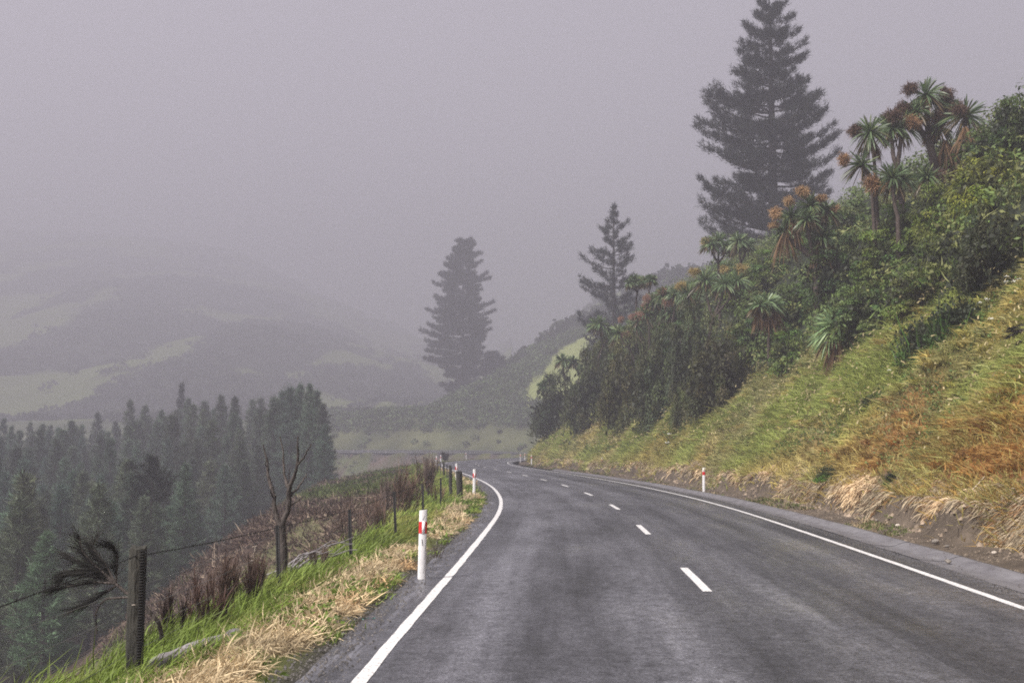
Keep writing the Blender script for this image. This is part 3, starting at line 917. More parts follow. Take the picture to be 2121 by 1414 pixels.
def gravel():
    r = np.random.default_rng(29)
    m = MB()
    for N, n0, n1, hi, col in ((9000, -4.25, -3.58, .016, (.085, .078, .075)), (6000, 3.58, 4.06, .014, (.06, .055, .052)), (9000, 4.78, 5.95, .024, (.12, .095, .072)), (1200, 4.0, 4.75, .012, (.08, .07, .065)), (2600, 5.6, 6.7, .075, (.20, .155, .115))):
        x, y, s, n = scatter_sn(N, 6.5, 75, lambda s: (np.full_like(s, n0), np.full_like(s, n1)), r)
        if n0 < 0: keep = r.random(N) < sstep(-3.55, -4.05, n) * .9 + .1
        elif n0 < 3.7: keep = r.random(N) < sstep(3.55, 4.0, n)
        else: keep = fbm(s / 1.2, n * 2, 3) > .42
        x, y, s, n = x[keep], y[keep], s[keep], n[keep]; k = len(s)
        z = np.where(np.abs(n) < 4.03, crown(s, n), np.where((n > 4.03) & (n < 4.8), channel_z(s, n), height_sn(x, y, s, n))) + .004
        R = (hi * r.uniform(.35, 1.0, k) ** 1.5 * (1 + .012 * s))[:, None]
        dirs = unit(np.array([[1, 0, -.3], [-.5, .87, -.3], [-.5, -.87, -.3], [0, 0, 1]]))
        a = r.uniform(0, 6.28, k)
        V = np.empty((k, 4, 3))
        for i_, d_ in enumerate(dirs):
            V[:, i_, 0] = x + R[:, 0] * (d_[0] * np.cos(a) - d_[1] * np.sin(a)) * r.uniform(.7, 1.4, k)
            V[:, i_, 1] = y + R[:, 0] * (d_[0] * np.sin(a) + d_[1] * np.cos(a)) * r.uniform(.7, 1.4, k)
            V[:, i_, 2] = z + R[:, 0] * (d_[2] * .8 + .2)
        o = np.arange(k)[:, None] * 4
        F = np.concatenate([o + np.array([[0, 1, 3]]), o + np.array([[1, 2, 3]]), o + np.array([[2, 0, 3]])])
        m.add(V.reshape(-1, 3), F, np.repeat(np.array(col) * r.uniform(.4, 1.9, (k, 1)), 4, 0))
    tag(m.build("gravel", M['dead']), "loose chips and grit along both edges of the seal", kind="stuff")
gravel()

def bank_fringe():
    """bleached dead grass combed down over the lip of the cut bank"""
    r = np.random.default_rng(22)
    m = MB()
    T, K = 6500, 14
    x, y, s, n = scatter_sn(T, 9, 135, lambda s: (np.full_like(s, 6.15), np.full_like(s, 6.55)), r)
    keep = fbm(s / 1.6, s * 0 + 5, 3) + .22 * (s / 135) > .36
    x, y, s, n = x[keep], y[keep], s[keep], n[keep]; T = len(s)
    tx, ty = np.interp(s, CS, CT[:, 0]), np.interp(s, CS, CT[:, 1])
    out = np.stack([-ty, tx, 0 * tx], 1); al = np.stack([tx, ty, 0 * tx], 1)   # towards the road, along it
    B = np.repeat(np.stack([x, y, 0 * x], 1), K, 0) + r.normal(0, .10, (T * K, 3)) * np.array([1, 1, 0])
    sB, nB = road_sn(B[:, 0], B[:, 1]); B[:, 2] = height_sn(B[:, 0], B[:, 1], sB, nB) + .015
    sw = (fbm(s / .9, s * 0 + 30, 3) - .5)[:, None] * 2.4
    D = unit(np.repeat(out * .8 + al * sw + ZV * .15, K, 0) + r.normal(0, .28, (T * K, 3)))
    cv = np.tile(-ZV * .75, (T * K, 1)) + np.repeat(al * sw * .3, K, 0)
    t = fbm(s / 2.2 + 8, s * 0, 3)[:, None]
    C = np.array([.40, .325, .22]) * (.55 + .9 * t) * (.75 + .5 * r.random((T, 1))) + np.array([.06, .02, -.01]) * sstep(.55, .7, t)
    C = np.where(r.random((T, 1)) < .2, np.array([.22, .12, .055]), C)
    C = np.repeat(C, K, 0) * (.6 + .8 * r.random((T * K, 1)))
    blades(m, B, D, .14 + .22 * r.random(T * K), .009 + .0008 * np.repeat(s, K), C, cv, C * 1.1, r=r, seg=3)
    # green weeds and dead scraps on the dirt foot
    T, K = 1500, 9
    x, y, s, n = scatter_sn(T, 10, 120, lambda s: (np.full_like(s, 4.82), np.full_like(s, 5.7)), r)
    g = fbm(s / 4, n / 2 + 3, 3)
    keep = g > .52 - .12 * sstep(40, 60, s) + .0 * s
    x, y, s, n, g = x[keep], y[keep], s[keep], n[keep], g[keep]; T = len(s)
    B = np.repeat(np.stack([x, y, height_sn(x, y, s, n)], 1), K, 0) + r.normal(0, .07, (T * K, 3)) * np.array([1, 1, 0])
    C = np.where((r.random(T) < .6)[:, None], [[.10, .12, .035]], [[.26, .2, .12]]) * (.6 + .8 * r.random((T, 1)))
    blades(m, B, unit(ZV * .7 + r.normal(0, .6, (T * K, 3))), .07 + .11 * r.random(T * K), .012 + .0006 * np.repeat(s, K), np.repeat(C, K, 0), -ZV * .3 + r.normal(0, .2, (T * K, 3)), r=r)
    tag(m.build("dead_grass", M['straw']), "bleached dead grass hanging over the cut dirt bank", kind="stuff")
bank_fringe()

def verge_grass():
    r = np.random.default_rng(23)
    m = MB()
    # straw mat beside the seal
    T, K = 9000, 12
    x, y, s, n = scatter_sn(T, 6.5, 120, lambda s: (np.full_like(s, -5.25), np.full_like(s, -3.98)), r)
    ed = -4.02 - .34 * (fbm(s / 1.3, s * 0 + 2, 3)) - .25 * sstep(.5, .62, fbm(s / 3.5, s * 0 + 8, 2))
    inn = -5.05 + .5 * (fbm(s / 2.0, s * 0 + 12, 3) - .5)
    keep = (n < ed) & (n > inn) & (fbm(s / 2.6 + 3, n * 1.2, 3) > .30 + .10 * sstep(10, 16, s))
    x, y, s, n = x[keep], y[keep], s[keep], n[keep]; T = len(s)
    B = np.repeat(np.stack([x, y, height_sn(x, y, s, n) + .01], 1), K, 0) + r.normal(0, .07, (T * K, 3)) * np.array([1, 1, 0])
    th = 6.28 * fbm(x / .45, y / .45, 3) * 2
    fl = np.stack([np.cos(th), np.sin(th), .35 + 0 * th], 1)
    D = unit(np.repeat(fl, K, 0) * .8 + ZV * .3 + r.normal(0, .45, (T * K, 3)))
    g = fbm(x / .8, y / .8, 3)[:, None]
    C = np.array([.46, .37, .235]) * (.6 + .8 * g) * (.8 + .4 * r.random((T, 1)))
    C = C + np.array([.07, -.01, -.04]) * sstep(.5, .7, fbm(x / .5 + 9, y / .5, 3))[:, None] * sstep(-4.6, -4.15, n)[:, None]
    C = np.repeat(C, K, 0) * (.7 + .6 * r.random((T * K, 1)))
    blades(m, B, D, .09 + .17 * r.random(T * K), .006 + .0007 * np.repeat(s, K), C, -ZV * .5 + r.normal(0, .35, (T * K, 3)), C * 1.1, r=r, seg=3)
    tag(m.build("dry_grass", M['straw']), "pale sprayed-off straw along the edge of the seal", kind="stuff")
    # living grass by the fence, and patches at the edge of the seal
    m = MB()
    T, K = 15000, 10
    x, y, s, n = scatter_sn(T, 6.2, 120, lambda s: (np.full_like(s, -8.2), np.full_like(s, -4.0)), r)
    inn = -5.0 + .5 * (fbm(s / 2.0, s * 0 + 12, 3) - .5)
    patch = fbm(s / 1.7 + 50, n * 1.1, 3)
    out_ = -5.9 - 2.2 * sstep(18, 36, s) * fbm(s / 6, s * 0, 2)
    keep = ((n < inn) & (n > out_ + .5 * (patch - .5))) | ((n > inn) & (n < -4.08) & (patch > .585 - .07 * sstep(20, 30, s) * (n > -4.5)))
    x, y, s, n, patch = x[keep], y[keep], s[keep], n[keep], patch[keep]; T = len(s)
    z = height_sn(x, y, s, n)
    B = np.repeat(np.stack([x, y, z], 1), K, 0) + r.normal(0, .07, (T * K, 3)) * np.array([1, 1, 0])
    tall = (n < inn[keep])
    h = np.where(tall, .16 + .30 * r.random(T) * (.5 + fbm(s / 1.5, n, 2)), .06 + .08 * r.random(T))
    g = fbm(x / 1.1, y / 1.1, 3)[:, None]
    C = np.array([.115, .165, .03]) * (.55 + .9 * g) * (.75 + .5 * r.random((T, 1))) + np.array([.10, .06, .03]) * sstep(.55, .72, fbm(x / .9 + 3, y / 2, 3))[:, None]
    C = np.repeat(C, K, 0) * (.7 + .6 * r.random((T * K, 1)))
    wind = np.array([.25, .2, 0])
    blades(m, B, unit(ZV + wind * .5 + r.normal(0, .38, (T * K, 3))), np.repeat(h, K) * (.6 + .8 * r.random(T * K)), .007 + .0008 * np.repeat(s, K), C, wind - ZV * .35 + r.normal(0, .15, (T * K, 3)), C * 1.15 + np.array([.02, .015, 0]), r=r)
    # broad-leaved weeds
    T = 1600
    x, y, s, n = scatter_sn(T, 7, 70, lambda s: (np.full_like(s, -5.8), np.full_like(s, -4.1)), r)
    keep = fbm(s / 1.1 + 90, n * 1.3, 3) > .56
    x, y, s, n = x[keep], y[keep], s[keep], n[keep]; T = len(s); K = 7
    B = np.repeat(np.stack([x, y, height_sn(x, y, s, n)], 1), K, 0) + r.normal(0, .06, (T * K, 3)) * np.array([1, 1, 0]) + ZV * (.03 + .10 * r.random((T * K, 1)))
    leaves(m, B, ZV + r.normal(0, .6, (T * K, 3)), .05 + .05 * r.random(T * K), np.array([.11, .17, .025]) * (.6 + .8 * r.random((T * K, 1))), r, .6)
    tag(m.build("verge_grass", M['grass']), "fresh green grass and weeds along the foot of the fence", kind="stuff")
    # dry bracken and litter on the embankment below the fence
    m = MB()
    T, K = 46000, 8
    x, y, s, n = scatter_sn(T, 7, 190, lambda s: (np.full_like(s, -5.9) - np.maximum(.16 * s + 2, 15), np.full_like(s, -5.9)), r)
    k = fbm(x / 2.6, y / 3.2, 3)
    keep = r.random(T) < .30 + .7 * sstep(.36, .55, k); x, y, s, n, k = x[keep], y[keep], s[keep], n[keep], k[keep]; T = len(s)
    z = height_sn(x, y, s, n)
    B = np.repeat(np.stack([x, y, z], 1), K, 0) + r.normal(0, .16, (T * K, 3)) * np.array([1, 1, .2])
    g = sstep(.45, .54, fbm(x / 6 + 5, y / 6, 3))[:, None]
    C = np.where(r.random((T, 1)) < .25, [[.2, .155, .115]], [[.078, .052, .042]]) * (.5 + r.random((T, 1))) * (1 - g) + np.array([.075, .10, .025]) * g * (.6 + .8 * r.random((T, 1)))
    C = np.repeat(C, K, 0) * (.6 + .8 * r.random((T * K, 1)))
    blades(m, B, unit(ZV * .8 + np.array([-.3, 0, 0]) + r.normal(0, .6, (T * K, 3))), (.10 + .30 * r.random(T * K)) * np.repeat((.35 + .65 * sstep(6.2, 8.5, -n)) * (.5 + .9 * fbm(x / 1.8, y / 1.8, 2)), K), .008 + .0009 * np.repeat(s, K), C, r.normal(0, .4, (T * K, 3)) - ZV * .2, r=r)
    tag(m.build("undergrowth", M['dead']), "brown bracken and scrub on the drop below the fence", kind="stuff")
verge_grass()

# ------------------------------------------------------------------ bushes
def leaf_mass(r, clumps, per, size, col, up=.35, shell=(.72, 1.08), jitter=.35, hue=.25):
    """leaves on the outside of many overlapping clumps: (centre, radii) each"""
    m = MB()
    for c, rad in clumps:
        k = int(per)
        d = sphere_dirs(k, r); d[:, 2] = np.where(d[:, 2] < -.35, -d[:, 2], d[:, 2])
        rr = r.uniform(*shell, (k, 1))
        P = c + d * rr * rad
        base = np.asarray(col) * (1 + r.uniform(-jitter, jitter)) * np.array([1 + r.uniform(-hue, hue), 1, 1 + r.uniform(-hue, hue)])
        leaves(m, P, d + ZV * up + r.normal(0, .55, (k, 3)), size * (.4 + 1.4 * r.random(k) ** 1.6), base * (.65 + .7 * r.random((k, 1))), r, .48)
    return m

def make_bush(name, kind, seed):
    """unit bush: half-width 1, height about 2, at the origin"""
    r = np.random.default_rng(seed)
    clumps = []
    if kind == 'upright':            # dense dark wattle-like masses, plumes pointing up
        for _ in range(70):
            a = r.uniform(0, 2 * PI); q = math.sqrt(r.random()); h = 1.95 * (1 - q ** 2.2 * .75) * r.uniform(.12, 1)
            clumps.append((np.array([q * .86 * math.cos(a), q * .86 * math.sin(a), h]), np.array([.20, .20, .28]) * r.uniform(.65, 1.25)))
        m = leaf_mass(r, clumps, 260, .05, (.066, .08, .036), .45)
        for c, rad in clumps:        # feathery tips that break the outline
            k = 16
            P = c + sphere_dirs(k, r) * rad * .9; 
            blades(m, P, unit(ZV * .9 + (c - [0, 0, .6]) * .7 + r.normal(0, .35, (k, 3))), r.uniform(.10, .26, k), .025, np.array([.07, .09, .036]) * r.uniform(.7, 1.4, (k, 1)), r.normal(0, .2, (k, 3)), r=r)
    elif kind == 'broad':            # rounded broadleaf shrub in tiers
        for _ in range(62):
            a = r.uniform(0, 2 * PI); q = math.sqrt(r.random()); h = 1.75 * math.sqrt(max(0, 1 - q * q * .9)) * r.uniform(.2, 1)
            clumps.append((np.array([q * .88 * math.cos(a), q * .88 * math.sin(a), h]), np.array([.26, .26, .17]) * r.uniform(.6, 1.25)))
        m = leaf_mass(r, clumps, 230, .058, (.085, .125, .036), .5)
        for c, rad in clumps:
            k = 10
            P = c + sphere_dirs(k, r) * rad * .95
            blades(m, P, unit(ZV * .4 + (c - [0, 0, .7]) + r.normal(0, .45, (k, 3))), r.uniform(.08, .2, k), .03, np.array([.11, .17, .042]) * r.uniform(.7, 1.3, (k, 1)), -ZV * .3 + r.normal(0, .2, (k, 3)), r=r)
    elif kind == 'creeper':          # vine-smothered mounds hanging downhill
        for _ in range(58):
            a = r.uniform(0, 2 * PI); q = math.sqrt(r.random()); h = 1.55 * (1 - q ** 3 * .8) * r.uniform(.15, 1)
            clumps.append((np.array([q * .95 * math.cos(a), q * .95 * math.sin(a), h]), np.array([.30, .30, .22]) * r.uniform(.6, 1.2)))
        m = leaf_mass(r, clumps, 220, .048, (.115, .15, .03), .25)
        k = 500
        d = sphere_dirs(k, r) * np.array([.95, .95, 1.2]) + ZV * .5
        blades(m, d, unit(d * .6 - ZV * .6 + r.normal(0, .3, (k, 3))), r.uniform(.12, .35, k), .02, np.array([.1, .12, .03]) * r.uniform(.6, 1.3, (k, 1)), np.tile(-ZV * .6, (k, 1)), r=r)
    elif kind == 'leafy':            # low dark green perennial patch
        for _ in range(36):
            a = r.uniform(0, 2 * PI); q = math.sqrt(r.random()); h = 1.1 * (1 - q * q * .7) * r.uniform(.25, 1)
            clumps.append((np.array([q * .95 * math.cos(a), q * .95 * math.sin(a), h]), np.array([.22, .22, .16]) * r.uniform(.7, 1.2)))
        m = leaf_mass(r, clumps, 110, .07, (.06, .125, .022), .6)
        k = 300
        P = r.normal(0, .4, (k, 3)) * np.array([1, 1, 0]) + ZV * .2
        blades(m, P, unit(ZV + P * .6 + r.normal(0, .3, (k, 3))), r.uniform(.4, 1.0, k), .05, np.array([.06, .11, .025]) * r.uniform(.6, 1.3, (k, 1)), r.normal(0, .3, (k, 3)), r=r)
    t = thing(name, None, "bush")
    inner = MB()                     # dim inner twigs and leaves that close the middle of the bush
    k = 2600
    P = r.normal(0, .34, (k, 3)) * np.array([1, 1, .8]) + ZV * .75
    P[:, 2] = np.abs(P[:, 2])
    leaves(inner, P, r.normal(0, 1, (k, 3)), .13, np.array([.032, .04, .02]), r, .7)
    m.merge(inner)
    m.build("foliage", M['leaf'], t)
    st = MB()
    for _ in range(6):
        a = r.uniform(0, 2 * PI); e = np.array([math.cos(a) * .45, math.sin(a) * .45, r.uniform(.8, 1.3)])
        tube(st, bend(np.array([math.cos(a) * .08, math.sin(a) * .08, -.15]), e, .05, 6, .03, r), np.linspace(.045, .015, 6), 5)
    st.build("stem", M['bark'], t)
    return t

BUSH = {k: [make_bush("bush", k, sd) for sd in seeds] for k, seeds in (('upright', (31, 32, 33)), ('broad', (34, 35, 36)), ('creeper', (37, 38)), ('leafy', (39,)))}
_first_use = set()

def put_bush(kind, px, py, w, h, tintc, label, d=None, group=None):
    """a bush whose foot is seen at photo pixel (px, py), about w x h photo pixels large"""
    p = hit(px, py, 18) if d is None else at(px, py, d)
    if p is None: return
    D = p[1]; p[2] = height(p[0], p[1])[0]
    protos = BUSH[kind]
    k = int(rng.integers(len(protos)))
    src = protos[k]
    rx = w * D / F_PX / 2; hz = (h * D / F_PX + .45 * rx) / 1.95; p[2] -= .45 * rx
    sc = (rx, rx * rng.uniform(.85, 1.1), hz)
    col = (*tintc, 1)
    rz = rng.uniform(0, 6.28)
    if (kind, k) in _first_use:
        o = copy_tree(src, p, rz, sc, label, col)
    else:
        _first_use.add((kind, k)); o = src
        o.location = tuple(float(a) for a in p); o.rotation_euler = (0, 0, rz); o.scale = sc; o['label'] = label; o.color = col
        for c in o.children: c.color = col
    if group: o['group'] = group
    elif 'group' in o: del o['group']
    return o

W1, DK, BR, YL, OL = (1, 1, 1), (.72, .74, .75), (1.25, 1.25, .9), (1.6, 1.45, .8), (1.15, 1.0, .8)
bushes = [
 ('upright', 1160, 893, 120, 120, DK, "dark feathery bush at the very tip of the cutting above the far bend"),
 ('upright', 1222, 888, 130, 165, W1, "tall dark bush second from the tip of the cutting, above rusty grass"),
 ('upright', 1300, 880, 135, 190, OL, "olive-dark bush with a plumed top in the middle of the lower bush line"),
 ('upright', 1372, 872, 135, 195, W1, "tall blackish-green bush between two others above the pale grass hollow"),
 ('upright', 1425, 820, 110, 190, W1, "narrow dark bush tucked behind the big brown-green dome"),
 ('upright', 1490, 845, 150, 185, (1.0, .85, .8), "big brown-green dome of a bush jutting down into the grass slope"),
 ('upright', 1262, 800, 110, 120, BR, "lighter green bush in the second rank near the small flat-topped cabbage tree"),
 ('upright', 1335, 775, 120, 110, BR, "yellowish-green bush in the second rank under the flowering cabbage trees"),
 ('broad', 1405, 760, 120, 110, W1, "rounded green bush under the cabbage tree thicket, second rank"),
 ('broad', 1300, 705, 110, 80, W1, "small rounded bush on the skyline near the slim misty pine"),
 ('broad', 1250, 745, 90, 70, BR, "bright little bush on the skyline edge beside the slim misty pine"),
 ('broad', 1380, 690, 120, 90, OL, "olive bush among the pink-flowering cabbage trees"),
 ('broad', 1565, 730, 120, 110, W1, "green bush between the brown-skirted cabbage tree and the dark dome"),
 ('broad', 1640, 760, 110, 90, BR, "fresh green bush beside the low spiky cabbage tree, on the road side"),
 ('broad', 1555, 640, 130, 100, BR, "soft bright green bush below the misty pair of cabbage trees"),
 ('broad', 1600, 590, 120, 90, BR, "pale green bush under the foot of the giant pine"),
 ('broad', 1510, 600, 110, 70, W1, "small green bush between misty cabbage trees and the giant pine"),
 ('broad', 1650, 680, 130, 120, W1, "mid-green bush straight below the orange-plumed cabbage tree"),
 ('broad', 1735, 625, 150, 165, DK, "big dark rounded shrub beside the orange-plumed cabbage tree"),
 ('broad', 1800, 690, 170, 130, W1, "broad dark green shrub above the low spiky cabbage tree"),
 ('broad', 1830, 590, 150, 140, BR, "sunny green shrub in the middle of the thicket under the palm group"),
 ('broad', 1900, 640, 130, 110, OL, "olive shrub above the leafy green patch in the grass"),
 ('broad', 1770, 500, 130, 100, W1, "rounded shrub on the skyline under the lowest flowering cabbage head"),
 ('broad', 1700, 500, 110, 80, BR, "light green skyline shrub at the giant pine's skirt"),
 ('broad', 1880, 520, 140, 120, BR, "lively green shrub around the feet of the leaning cabbage trunks"),
 ('creeper', 1960, 470, 130, 130, (1.1, 1.1, .9), "vine-covered mound at the foot of the tall straight cabbage tree"),
 ('creeper', 2060, 430, 190, 150, YL, "yellow-green vine-smothered mound, highest at the edge of the slope"),
 ('creeper', 1960, 570, 150, 120, W1, "green vine mound below the palm group, left of the dark hollow bush"),
 ('upright', 2070, 590, 200, 190, (.62, .62, .6), "very dark hollow bush above the white umbel flowers"),
 ('broad', 2100, 330, 110, 160, DK, "tall hazy shrub on the highest bit of skyline"),
 ('broad', 2040, 345, 90, 100, W1, "small hazy shrub on the high skyline beside the tall straight cabbage tree"),
 ('leafy', 1915, 735, 120, 110, W1, "leafy dark green patch standing in the seeding grass"),
 ('leafy', 1985, 700, 130, 120, (.8, .9, .8), "bushy green patch under the vine mound at the top of the grass"),
 ('leafy', 1810, 845, 70, 45, BR, "low bright green weed clump in the middle of the grass slope"),
 ('leafy', 1720, 990, 60, 40, BR, "bright green weed clump just above the bleached bank lip"),
 ('leafy', 1850, 1000, 40, 35, DK, "small dark weed on the rusty grass above the bank"),
 ('upright', 1415, 880, 60, 80, (1.5, 1.4, 1.1), "thin greyish bush leaning out over the grass hollow"),
]
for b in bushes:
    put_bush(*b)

def thicket():
    """low growth that closes the ground between the bushes"""
    r = np.random.default_rng(41)
    m = MB()
    K = 1500
    s = r.uniform(22, 185, K); n = BUSH_N(s) + .6 + r.random(K) ** 1.1 * (14 + .12 * s)
    x, y = road_xy(s, n); z = height_sn(x, y, s, n)
    for i in range(K):
        rad = np.array([1, 1, .8]) * r.uniform(.6, 1.5) * (.8 + .004 * s[i])
        g = fbm(s[i] / 9, n[i] / 5, 2)
        base = np.array([.105, .15, .042]) * (1.25 - .6 * g) if r.random() < .7 else np.array([.16, .17, .06])
        c = np.array([x[i], y[i], z[i] + rad[2] * .45])
        k = 70
        d = sphere_dirs(k, r); d[:, 2] = np.abs(d[:, 2])
        leaves(m, c + d * rad * r.uniform(.65, 1.1, (k, 1)), d + ZV * .3 + r.normal(0, .5, (k, 3)), r.uniform(.12, .3, k), base * r.uniform(.6, 1.4, (k, 1)), r, .5)
        k = 8
        blades(m, c + sphere_dirs(k, r) * rad * .8, unit(ZV + r.normal(0, .5, (k, 3))), r.uniform(.2, .6, k), .05, base * r.uniform(.8, 1.6, (k, 1)), r.normal(0, .3, (k, 3)), r=r)
    tag(m.build("shrubbery", M['leaf']), "tangled low growth filling the slope between the bushes", kind="stuff")
thicket()

# ------------------------------------------------------------------ pines
def pine_parts(h, prof, r, nb, r0, tuft=.38, blade=.04, nblade=9, upturn=.28, droop=.05, dens=5.0, col=(.03, .042, .028), z0=0.0, tips=(), plate=.42, split=False):
    """PROF: (height fraction, reach towards -x, reach towards +x); TIPS: extra limbs (fraction, reach signed, tilt)"""
    prof = np.array(prof, float)
    trunk, crown = MB(), MB()
    zt = np.linspace(0, h, 14)
    wob = np.stack([np.interp(zt, [0, h * .4, h], [0, .08, 0]) * math.sin(h), .05 * np.sin(zt * .6), zt], 1)
    tube(trunk, wob, r0 * (1 - zt / h) ** .8 + .03, 9)
    limbs = []
    f = z0 + (1 - z0) * (np.arange(nb) + r.random(nb)) / nb
    for i, t in enumerate(f):
        az = i * 2.39996 + r.normal(0, .35)
        reach = np.interp(t, prof[:, 0], prof[:, 1] if math.cos(az) < 0 else prof[:, 2])
        side = .5 * (np.interp(t, prof[:, 0], prof[:, 1]) + np.interp(t, prof[:, 0], prof[:, 2]))
        c2 = math.cos(az) ** 2
        limbs.append((min(.985, max(.02, t + r.normal(0, .014))), az, (reach * c2 + side * (1 - c2)) * r.uniform(.5, 1.0), r.normal(.0, .12)))
    for (t, reach, tilt) in tips:
        limbs.append((t, (PI if reach < 0 else 0) + r.normal(0, .15), abs(reach), tilt))
    for t, az, L, tilt in limbs:
        out = np.array([math.cos(az), math.sin(az), 0]); lat = np.array([-math.sin(az), math.cos(az), 0])
        u = np.linspace(0, 1, 7)[:, None]
        zz = (tilt + .10 - droop * (1 - t) * 2) * L * u + upturn * L * u ** 3 - .12 * L * u * (1 - u)
        P = np.array([np.interp(t * h, zt, wob[:, 0]), np.interp(t * h, zt, wob[:, 1]), t * h]) + out * L * u + ZV * zz
        tube(trunk, P, np.linspace(max(.02, .022 * L), .012, 7), 5, cap=False)
        k = max(6, int(dens * L * 2.2 + 4))
        uu = r.uniform(.22 if L > 1.5 else .05, 1.0, k) ** .8
        w = r.uniform(-1, 1, k) * plate * L * (1 - uu * .82) * (uu + .15)
        c = np.stack([np.interp(uu, u[:, 0], P[:, a]) for a in range(3)], 1) + lat * w[:, None] + ZV * (.12 * np.abs(w) + r.normal(0, .05 * L ** .5 + .05, k))[:, None]
        d0 = unit(out * .75 + lat * (np.sign(w) * .55 * np.abs(w) ** .3)[:, None] + ZV * (.45 + .5 * uu)[:, None] + r.normal(0, .2, (k, 3)))
        B = np.repeat(c, nblade, 0) + r.normal(0, tuft * .22, (k * nblade, 3))
        D = unit(np.repeat(d0, nblade, 0) + r.normal(0, .5, (k * nblade, 3)))
        cc = np.array(col) * r.uniform(.7, 1.4) * (.7 + .6 * r.random((k, 1)))
        blades(crown, B, D, tuft * r.uniform(.6, 1.25, k * nblade), blade, np.repeat(cc, nblade, 0), seg=1, r=r)
    k = 26                                                   # leader shoot
    top = wob[-1]
    blades(crown, np.tile(top - ZV * .4, (k, 1)) + r.normal(0, .12, (k, 3)) * [1, 1, 3], unit(ZV + r.normal(0, .4, (k, 3))), tuft * 1.2, blade, np.array(col), seg=1, r=r)
    return trunk, crown

def plant_pine(name, label, cat, px, base, d, **kw):
    p = at(px, 900, d); p[2] = height(p[0], p[1])[0]
    t = thing(name, label, cat, p)
    tr, cr = pine_parts(**kw)
    tr.build("trunk", M['bark'], t, smooth=True); cr.build("crown", M['needle'], t)
    return t, p

def px_profile(rows, px, d, zbase, h):
    """(row, leftmost column, rightmost column) of a crown in the photo -> metres on the tree"""
    out = []
    for (y, l, r_) in sorted(rows, key=lambda q: -q[0]):
        f = (EYE + (HORIZON - y) / F_PX * d - zbase) / h
        out.append((f, max(.2, 1.1 * (px - l) * d / F_PX), max(.2, 1.1 * (r_ - px) * d / F_PX)))
    return out

def tree_frame(px, top, d):
    p = at(px, 900, d); z = height(p[0], p[1])[0]
    return z, EYE + (HORIZON - top) / F_PX * d - z

# the giant pine on the spur
D1 = 156.0
z1, h1 = tree_frame(1612, -14, D1)
rows = [(-10, 1590, 1640), (20, 1562, 1655), (45, 1552, 1664), (75, 1553, 1672), (100, 1545, 1690), (130, 1530, 1680), (160, 1520, 1678), (180, 1496, 1690), (205, 1488, 1702), (235, 1472, 1722),
        (262, 1456, 1742), (290, 1462, 1720), (320, 1486, 1738), (350, 1490, 1738), (380, 1488, 1738), (410, 1470, 1730), (440, 1480, 1715), (480, 1462, 1700), (540, 1470, 1690), (620, 1500, 1680)]
F1 = lambda y: (EYE + (HORIZON - y) / F_PX * D1 - z1) / h1
m_ = D1 / F_PX
tips1 = [(F1(y0), (x - 1612) * m_, ti) for (y0, x, ti) in ((455, 1457, .42), (475, 1452, .22), (500, 1455, .06), (300, 1453, .1), (262, 1465, .1), (208, 1485, .06), (235, 1500, .28), (296, 1744, .12), (330, 1738, .2), (172, 1694, .05), (150, 1528, .05), (380, 1740, .05),
                                                            (345, 1520, .12), (280, 1478, .05), (120, 1690, .06), (430, 1730, .05), (250, 1730, .0), (210, 1540, .2))]
plant_pine("pine_tree", "giant dark pine with layered boughs towering above the cabbage trees", "pine tree", 1612, 0, D1, h=h1, prof=px_profile(rows, 1612, D1, z1, h1), r=np.random.default_rng(51), nb=170, r0=.8, plate=.52,
           tuft=.75, blade=.085, nblade=10, dens=4.2, upturn=.2, tips=tips1, z0=max(.02, F1(640)), col=(.022, .026, .022))
# slim pine behind the end of the spur
D2 = 205.0
z2, h2 = tree_frame(1274, 420, D2)
rows = [(425, 1270, 1279), (450, 1262, 1290), (475, 1246, 1305), (500, 1245, 1310), (522, 1240, 1313), (545, 1216, 1314), (562, 1206, 1316), (580, 1214, 1310), (595, 1204, 1308), (615, 1205, 1330), (640, 1222, 1340), (672, 1200, 1350), (695, 1192, 1350), (720, 1225, 1350),
        (745, 1215, 1350), (800, 1206, 1350), (860, 1230, 1340)]
F2 = lambda y: (EYE + (HORIZON - y) / F_PX * D2 - z2) / h2
m_ = D2 / F_PX
tips2 = [(F2(y0), (x - 1274) * m_, ti) for (y0, x, ti) in ((555, 1204, .1), (590, 1203, -.05), (612, 1204, -.05), (690, 1194, .0), (672, 1200, .0), (745, 1212, -.1), (800, 1204, 0), (478, 1244, .12), (470, 1306, .2), (520, 1314, .2), (548, 1316, .05), (500, 1308, .15))]
plant_pine("pine_tree", "slim pointed pine with open whorls behind the end of the spur", "pine tree", 1274, 0, D2, h=h2, prof=px_profile(rows, 1274, D2, z2, h2), r=np.random.default_rng(52), nb=130, r0=.5,
           tuft=.72, blade=.1, nblade=8, dens=2.3, upturn=.24, droop=.0, tips=tips2, z0=.03, col=(.02, .027, .022))
